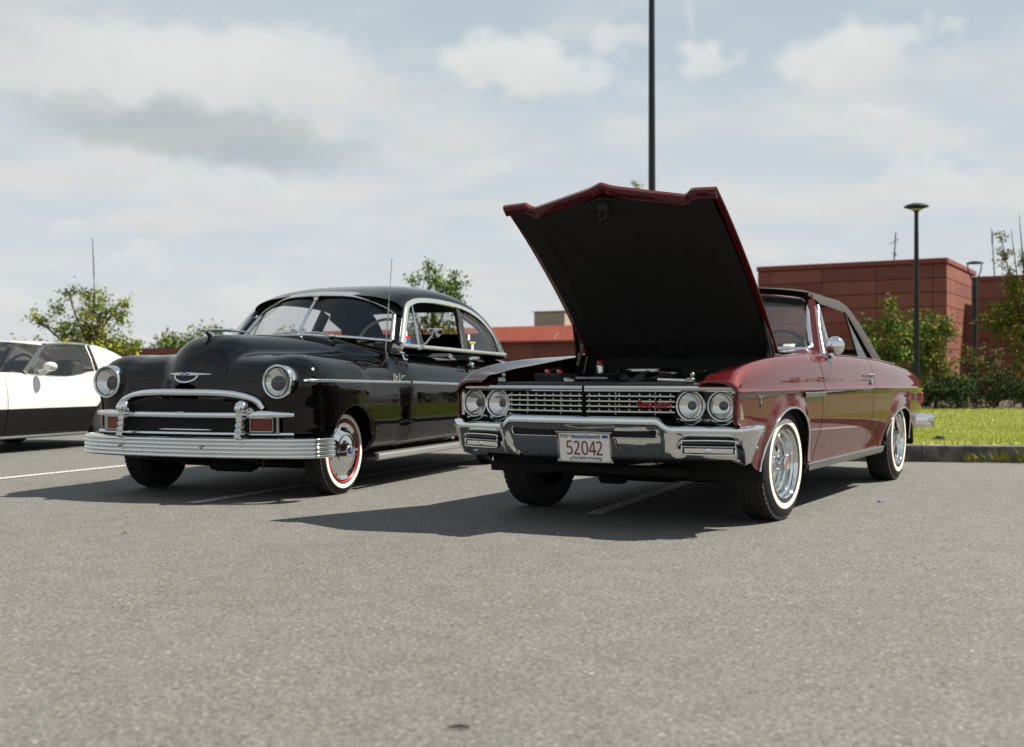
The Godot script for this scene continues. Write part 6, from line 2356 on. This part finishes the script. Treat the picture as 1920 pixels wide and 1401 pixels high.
# ---------------------------------------------------------------- ground, kerb, markings
func ground() -> void:
	var b := mb()
	var xs := []
	var v := -14.0
	while v <= 14.0:
		xs.append(v)
		v += 0.25
	for e in [18.0, 26.0, 40.0, 80.0, 200.0, 600.0]:
		xs.append(e)
		xs.push_front(-e)
	var zs := []
	v = -16.0
	while v <= 1.0:
		zs.append(v)
		v += 0.25
	for e in [4.0, 10.0, 30.0, 100.0, 600.0]: zs.append(e)
	for e in [-22.0, -34.0, -60.0, -120.0, -300.0, -700.0]: zs.push_front(e)
	var n := FastNoiseLite.new()
	n.frequency = 0.35
	n.fractal_octaves = 3
	n.seed = 6
	var n2 := FastNoiseLite.new()
	n2.frequency = 1.1
	n2.seed = 8
	for z in zs:
		for x in xs:
			b.v.append(Vector3(x, 0, z))
			b.n.append(Vector3.UP)
			var k: float = 1.0 + 0.11 * n.get_noise_2d(x, z) + 0.06 * n2.get_noise_2d(x, z)
			b.c.append(Color(k, k * (1.0 - 0.01 * n2.get_noise_2d(z, x)), k * 0.99))
	var w := xs.size()
	for r in zs.size() - 1:
		for q in w - 1:
			var a := r * w + q
			b.ix.append_array(PackedInt32Array([a, a + 1, a + w, a + 1, a + w + 1, a + w]))
	struct("ground", b, M.asphalt)
	# bay lines
	var starts := [Vector3(-4.57, 0.004, -7.95), Vector3(-2.05, 0.004, -7.35), Vector3(0.469, 0.004, -6.753), Vector3(2.99, 0.004, -6.15)]
	var d := Vector3(0.398, 0, -0.917)
	var s := Vector3(0.917, 0, 0.398) * 0.05
	for p in starts:
		b = mb()
		b.grid([PackedVector3Array([p - s, p - s + d * 5.4]), PackedVector3Array([p + s, p + s + d * 5.4])])
		struct("bay_line", b, M.line)
	# lawn island
	b = mb()
	var lrows := []
	for k in 2:
		var row := PackedVector3Array()
		for i in 21:
			var x := lerpf(1.85, 40.0, i / 20.0)
			row.append(Vector3(x, 0.152, -21.6) if k == 0 else Vector3(x, 0.152, kerb_z(x) - 0.14))
		lrows.append(row)
	b.grid(lrows)
	struct("lawn", b, M.lawn)
	b = mb()
	b.quad(Vector3(1.85, 0.150, -30.0), Vector3(40, 0.150, -30.0), Vector3(40, 0.150, -21.55), Vector3(1.85, 0.150, -21.55))
	struct("soil_bed", b, M.soil)
	# kerb stones
	var kb := thing("kerb", "grey granite kerb of single stones edging the lawn behind the convertible", "kerb")
	var prof := [Vector2(0.0, -0.06), Vector2(0.0, 0.140), Vector2(-0.004, 0.152), Vector2(-0.016, 0.158), Vector2(-0.150, 0.158), Vector2(-0.150, -0.06)]
	var x0 := 1.85
	var rng := RandomNumberGenerator.new()
	rng.seed = 44
	while x0 < 16.0:
		var x1 := x0 + rng.randf_range(0.95, 1.25)
		b = mb()
		var j := rng.randf_range(-0.004, 0.004)
		b.sweep([Vector3(x0 + 0.004, rng.randf_range(-0.003, 0.003), kerb_z(x0) + j), Vector3(x1 - 0.004, rng.randf_range(-0.003, 0.003), kerb_z(x1) + j)], [Vector2(0.0, -0.06), Vector2(0.0, 0.140), Vector2(-0.004, 0.152), Vector2(-0.016, 0.158), Vector2(-0.150, 0.158), Vector2(-0.150, -0.06)].map(func(p): return Vector2(p.x, p.y)))
		part("stone", b, M.kerb, kb)
		x0 = x1
	var z0 := kerb_z(1.85) - 0.15
	while z0 > -28.0:
		b = mb()
		b.box(Vector3(1.925, 0.055, z0 - 0.55), Vector3(0.15, 0.205, 1.09), 0.012)
		part("stone", b, M.kerb, kb)
		z0 -= 1.1


# ---------------------------------------------------------------- buildings and posts
# boards on one wall: from a to b on the ground plan, rows of height rh between y0 and y1
func clad(parent: Node, a: Vector3, e: Vector3, y0: float, y1: float, pw: float, rh: float, mats: Array, off := 0.0, seed_ := 1) -> void:
	var rng := RandomNumberGenerator.new()
	rng.seed = seed_
	var d := (e - a)
	var l := d.length()
	d /= l
	var bs := Basis(d, Vector3.UP, d.cross(Vector3.UP))
	var shapes := {}
	var x := -off
	while x < l - 0.02:
		var xa := maxf(x, 0.0)
		var xb := minf(x + pw, l)
		var y := y1
		while y > y0 + 0.02:
			var yb := maxf(y - rh, y0)
			var key := "%.2f %.2f" % [xb - xa, y - yb]
			if not shapes.has(key):
				var b := mb()
				b.box(Vector3.ZERO, Vector3(xb - xa - 0.014, y - yb - 0.020, 0.03), 0.006)
				shapes[key] = b.mesh()
			var o := part("panel", shapes[key], mats[rng.randi() % mats.size()], parent)
			o.transform = Transform3D(bs, a + d * (xa + xb) * 0.5 + Vector3(0, (y + yb) * 0.5, 0) + bs.z * 0.017)
			y -= rh
		x += pw


func solid(b: MB, plan: Array, y0: float, y1: float) -> void:
	for k in plan.size():
		var p: Vector3 = plan[k]
		var q: Vector3 = plan[(k + 1) % plan.size()]
		b.quad(Vector3(p.x, y1, p.z), Vector3(q.x, y1, q.z), Vector3(q.x, y0, q.z), Vector3(p.x, y0, p.z))
	b.quad(Vector3(plan[3].x, y1, plan[3].z), Vector3(plan[2].x, y1, plan[2].z), Vector3(plan[1].x, y1, plan[1].z), Vector3(plan[0].x, y1, plan[0].z))


func buildings() -> void:
	var clads := [M.clad_a, M.clad_b, M.clad_c]
	var dir := Vector3(-0.862, 0, -0.507)     # along the facades
	var back := Vector3(0.507, 0, -0.862)     # away from the lot
	# big block behind the convertible
	var o := thing("panel_building", "tall terracotta panelled block behind the convertible, its right side sunlit", "building")
	var A := Vector3(13.57, 0, -36.0)
	var B := A + dir * 6.05
	var D := A + back * 5.6
	var b := mb()
	solid(b, [B, A, D, B + back * 5.6], 0.0, 4.40)
	part("wall", b, M.joint, o)
	clad(o, B, A, 0.2, 4.30, 1.75, 0.445, clads, 1.32, 3)
	clad(o, A, A + back * 3.35, 0.2, 4.30, 1.68, 0.445, clads, 0.0, 4)
	clad(o, A + back * 3.35, D, 3.22, 4.30, 1.68, 0.445, clads, 0.0, 14)
	b = mb()
	for e in [[B, A], [A, D]]:
		var u: Vector3 = (e[1] - e[0]).normalized()
		b.box((e[0] + e[1]) * 0.5 + Vector3(0, 4.40, 0) - u.cross(Vector3.UP) * -0.01, Vector3((e[1] - e[0]).length() + 0.06, 0.16, 0.12), 0.01, Basis(u, Vector3.UP, u.cross(Vector3.UP)))
	part("roof_edge", b, M.clad_trim, o)
	# lower porch block standing beside it
	var P := A + back * 3.35 + Vector3(0.862, 0, 0.507) * 0.03
	o = thing("porch_block", "low dark block tucked against the sunlit side of the panelled building", "building")
	b = mb()
	var P2 := P + Vector3(0.862, 0, 0.507) * 3.6
	solid(b, [P, P2, P2 + back * 4.0, P + back * 4.0], 0.0, 3.16)
	part("wall", b, M.joint, o)
	clad(o, P, P2, 0.2, 3.16, 1.8, 0.6, [M.clad_b], 0.0, 5)
	# long wing farther back
	o = thing("rear_wing", "dark red rear wing of the building seen behind the loop lamp", "building")
	var R1 := Vector3(14.5, 0, -50.8)
	var R2 := R1 - dir * 15.0
	b = mb()
	solid(b, [R1, R2, R2 + back * 5, R1 + back * 5], 0.0, 4.85)
	part("wall", b, M.joint, o)
	clad(o, R1, R2, 0.2, 4.70, 2.5, 0.75, [M.clad_b, M.clad_a], 0.0, 6)
	b = mb()
	b.box((R1 + R2) * 0.5 + Vector3(0, 4.80, 0), Vector3(15.1, 0.20, 0.14), 0.01, Basis(-dir, Vector3.UP, -dir.cross(Vector3.UP)))
	part("roof_edge", b, M.clad_trim, o)
	# low wing with a sloping orange roof band
	o = thing("low_wing", "long low brown wing with an orange roof band between the sedan and the raised bonnet", "building")
	var L2 := Vector3(4.6, 0, -45.7)
	var L1 := L2 + dir * 16.0
	b = mb()
	solid(b, [L1, L2, L2 + back * 6, L1 + back * 6], 0.0, 2.30)
	part("wall", b, M.joint, o)
	clad(o, L1, L2, 0.2, 2.16, 3.2, 0.66, clads, 1.1, 7)
	b = mb()
	var ob := Basis(-dir, Vector3.UP, -dir.cross(Vector3.UP))
	var f0 := L1 + ob.z * 0.32
	var f1 := L2 + ob.z * 0.32
	for k in 5:   # roof sheets
		var pa := f0.lerp(f1, k / 5.0) - dir * 0.01
		var pb := f0.lerp(f1, (k + 1) / 5.0) + dir * 0.01
		var bb := mb()
		bb.quad(pa + Vector3(0, 2.88, 0) - ob.z * 0.85, pb + Vector3(0, 2.88, 0) - ob.z * 0.85, pb + Vector3(0, 2.24, 0), pa + Vector3(0, 2.24, 0))
		bb.quad(pa + Vector3(0, 2.24, 0), pb + Vector3(0, 2.24, 0), pb + Vector3(0, 2.16, 0), pa + Vector3(0, 2.16, 0))
		part("roof_sheet", bb, M.clad_orange, o)
	b.quad(L1 + Vector3(0, 2.87, 0) + back * 6, L2 + Vector3(0, 2.87, 0) + back * 6, f1 + Vector3(0, 2.87, 0) - ob.z * 0.85, f0 + Vector3(0, 2.87, 0) - ob.z * 0.85)
	part("flat_roof", b, M.joint, o)
	b = mb()
	var U := Vector3(1.95, 3.20, -51.6)
	b.box(U, Vector3(1.55, 0.85, 1.2), 0.03, ob)
	b.box(U + Vector3(0, 0.44, 0), Vector3(1.65, 0.05, 1.3), 0.01, ob)
	alone("rooftop_unit", b, M.beige, "pale beige rooftop box on the low wing beside the raised bonnet", "rooftop unit")
	# garden wall on the far left
	o = thing("garden_wall", "dark red wall under the far trees left of the sedan's bonnet", "wall")
	var G1 := Vector3(-32.0, 0, -67.0)
	var G2 := G1 - dir * 20.0
	b = mb()
	solid(b, [G1, G2, G2 + back * 0.3, G1 + back * 0.3], 0.0, 2.22)
	part("wall", b, M.joint, o)
	clad(o, G1, G2, 0.1, 2.2, 3.0, 1.05, [M.clad_trim, M.clad_b], 0.0, 8)
	# masts
	b = mb()
	b.tube([Vector3(13.25, 4.3, -40.0), Vector3(13.35, 5.75, -40.0)], 0.022, 6)
	b.tube([Vector3(13.14, 5.35, -40.0), Vector3(13.46, 5.55, -40.0)], 0.012, 5)
	b.tube([Vector3(13.20, 5.05, -40.0), Vector3(13.42, 4.98, -40.0)], 0.012, 5)
	b.box(Vector3(13.31, 5.0, -40.0), Vector3(0.06, 0.16, 0.06), 0.01)
	alone("roof_aerial", b, M.post, "short branching aerial on the roof left of the disc lamp", "aerial")
	b = mb()
	b.tube([Vector3(21.0, 4.7, -50.0), Vector3(20.85, 7.15, -50.0)], [0.03, 0.018], 6)
	b.lathe([Vector2(0.035, 0.0), Vector2(0.035, 0.5)], Transform3D(Basis(Vector3.BACK, PI / 2), Vector3(20.88, 6.5, -50.0)), 8)
	alone("roof_mast", b, M.post, "thin straight mast on the rear wing right of the loop lamp", "aerial")
	# ---- lamp posts
	o = thing("light_pole", "tall dark pole rising out of the picture behind the raised bonnet", "lamp post", Vector3(3.045, 0, -25.0))
	b = mb()
	b.lathe([Vector2(0.082, 0.0), Vector2(0.080, 4.0), Vector2(0.062, 10.0)], Transform3D(Basis(Vector3.BACK, PI / 2), Vector3.ZERO), 16)
	b.box(Vector3(0, 0.2, 0), Vector3(0.4, 0.4, 0.4), 0.03)
	part("pole", b, M.post, o)
	b = mb()
	for sx in [-1.0, 1.0]: b.box(Vector3(0.45 * sx, 10.0, 0), Vector3(0.7, 0.10, 0.3), 0.03)
	part("lamp_head", b, M.post, o)
	o = thing("disc_lamp", "slim dark lamp post with a flat disc head behind the convertible", "lamp post", Vector3(7.56, 0.14, -21.5))
	b = mb()
	b.lathe([Vector2(0.056, 0.0), Vector2(0.052, 1.6), Vector2(0.038, 3.62), Vector2(0.036, 3.70), Vector2(0.055, 3.74)], Transform3D(Basis(Vector3.BACK, PI / 2), Vector3.ZERO), 16)
	part("pole", b, M.post, o)
	b = mb()
	b.lathe([Vector2(0.0, 3.885), Vector2(0.10, 3.878), Vector2(0.19, 3.850), Vector2(0.225, 3.822), Vector2(0.224, 3.810), Vector2(0.15, 3.785), Vector2(0.11, 3.772)], Transform3D(Basis(Vector3.BACK, PI / 2), Vector3.ZERO), 32, [3, 4])
	part("lamp_head", b, M.post, o)
	b = mb()
	b.lathe([Vector2(0.112, 3.775), Vector2(0.085, 3.750), Vector2(0.05, 3.742)], Transform3D(Basis(Vector3.BACK, PI / 2), Vector3.ZERO), 24)
	part("lamp_glass", b, M.lamp_glass, o)
	o = thing("loop_lamp", "dark lamp post with a round loop head in front of the rear wing", "lamp post", Vector3(11.18, 0.14, -27.8))
	b = mb()
	b.lathe([Vector2(0.075, 0.0), Vector2(0.070, 2.0), Vector2(0.068, 3.02), Vector2(0.0, 3.03)], Transform3D(Basis(Vector3.BACK, PI / 2), Vector3.ZERO), 16)
	part("pole", b, M.post, o)
	b = mb()
	for sx in [-1.0, 1.0]: b.tube(spline([Vector3(0.05 * sx, 2.95, 0), Vector3(0.12 * sx, 3.10, 0), Vector3(0.165 * sx, 3.28, 0), Vector3(0.155 * sx, 3.36, 0)], 5), 0.016, 8)
	part("loop", b, M.post, o)
	b = mb()
	b.lathe([Vector2(0.0, 3.425), Vector2(0.10, 3.415), Vector2(0.185, 3.385), Vector2(0.188, 3.362), Vector2(0.15, 3.355), Vector2(0.0, 3.353)], Transform3D(Basis(Vector3.BACK, PI / 2), Vector3.ZERO), 28, [2, 3])
	b.box(Vector3(0.19, 3.38, 0), Vector3(0.06, 0.03, 0.08), 0.008)
	part("lamp_head", b, M.post, o)


func litter() -> void:
	var b := mb()
	leaf_quad(b, Vector3(-1.995, 0.010, -5.913), Vector3(1, 0.1, 0.2).normalized(), Vector3(0.1, 1, 0.2).normalized(), 0.045, 0.024, Color(0.5, 0.2, 0.1))
	alone("fallen_leaf", b, M.leaf_dry, "small brown leaf on the asphalt in front of the black sedan", "leaf")
	b = mb()
	b.box(Vector3(2.364, 0.006, -7.388), Vector3(0.035, 0.008, 0.02), 0.002, Basis(Vector3.UP, 0.5))
	alone("blue_scrap", b, M.ink_blue, "tiny blue scrap on the asphalt right of the convertible", "scrap")
	b = mb()
	b.tube([Vector3(-0.150, 0.005, -2.662), Vector3(-0.122, 0.007, -2.668), Vector3(-0.098, 0.005, -2.664)], [0.002, 0.004, 0.002], 6)
	alone("dark_twig", b, M.rubber, "short dark twig on the asphalt in the near foreground", "twig")
	b = mb()
	b.ball(Vector3(4.18, 0.195, -11.25), Vector3(0.05, 0.03, 0.04), 12)
	b.ball(Vector3(4.13, 0.185, -11.24), Vector3(0.03, 0.022, 0.03), 10)
	b.tube([Vector3(4.2, 0.20, -11.25), Vector3(4.24, 0.175, -11.23)], 0.010, 6)
	alone("dark_glove", b, M.pit, "small black crumpled thing on the grass behind the convertible's tail", "debris")


# ---------------------------------------------------------------- scene
func _ready() -> void:
	var cam := Camera3D.new()
	cam.name = "camera"
	cam.position = Vector3(0, 0.8191, 0)
	cam.rotation = Vector3(0.0013, 0, -0.0009)
	cam.fov = 35.97
	cam.near = 0.05
	cam.far = 2500.0
	var lens := CameraAttributesPhysical.new()
	lens.frustum_focus_distance = 6.4
	lens.frustum_focal_length = 38.6
	lens.exposure_aperture = 2.6
	cam.attributes = lens
	add_child(cam)
	cam.fov = 35.97
	cam.current = true
	var we := WorldEnvironment.new()
	we.name = "environment"
	var env := Environment.new()
	env.background_mode = Environment.BG_SKY
	var sky := Sky.new()
	var pm := PanoramaSkyMaterial.new()
	pm.panorama = sky_texture()
	sky.sky_material = pm
	env.sky = sky
	env.tonemap_mode = Environment.TONE_MAPPER_LINEAR
	env.tonemap_exposure = 2.0
	env.sdfgi_enabled = true
	env.ssao_enabled = true
	env.ssil_enabled = true
	we.environment = env
	add_child(we)
	var sun := DirectionalLight3D.new()
	sun.name = "sun"
	sun.light_color = Color(1.0, 0.965, 0.905)
	sun.light_energy = 1.6
	sun.light_angular_distance = 0.5
	sun.shadow_enabled = true
	add_child(sun)
	sun.look_at_from_position(SUN * 50.0, Vector3.ZERO)
	materials()
	ground()
	buildings()
	plants()
	lawn_blades()
	white_car()
	black_car()
	red_car()
	litter()
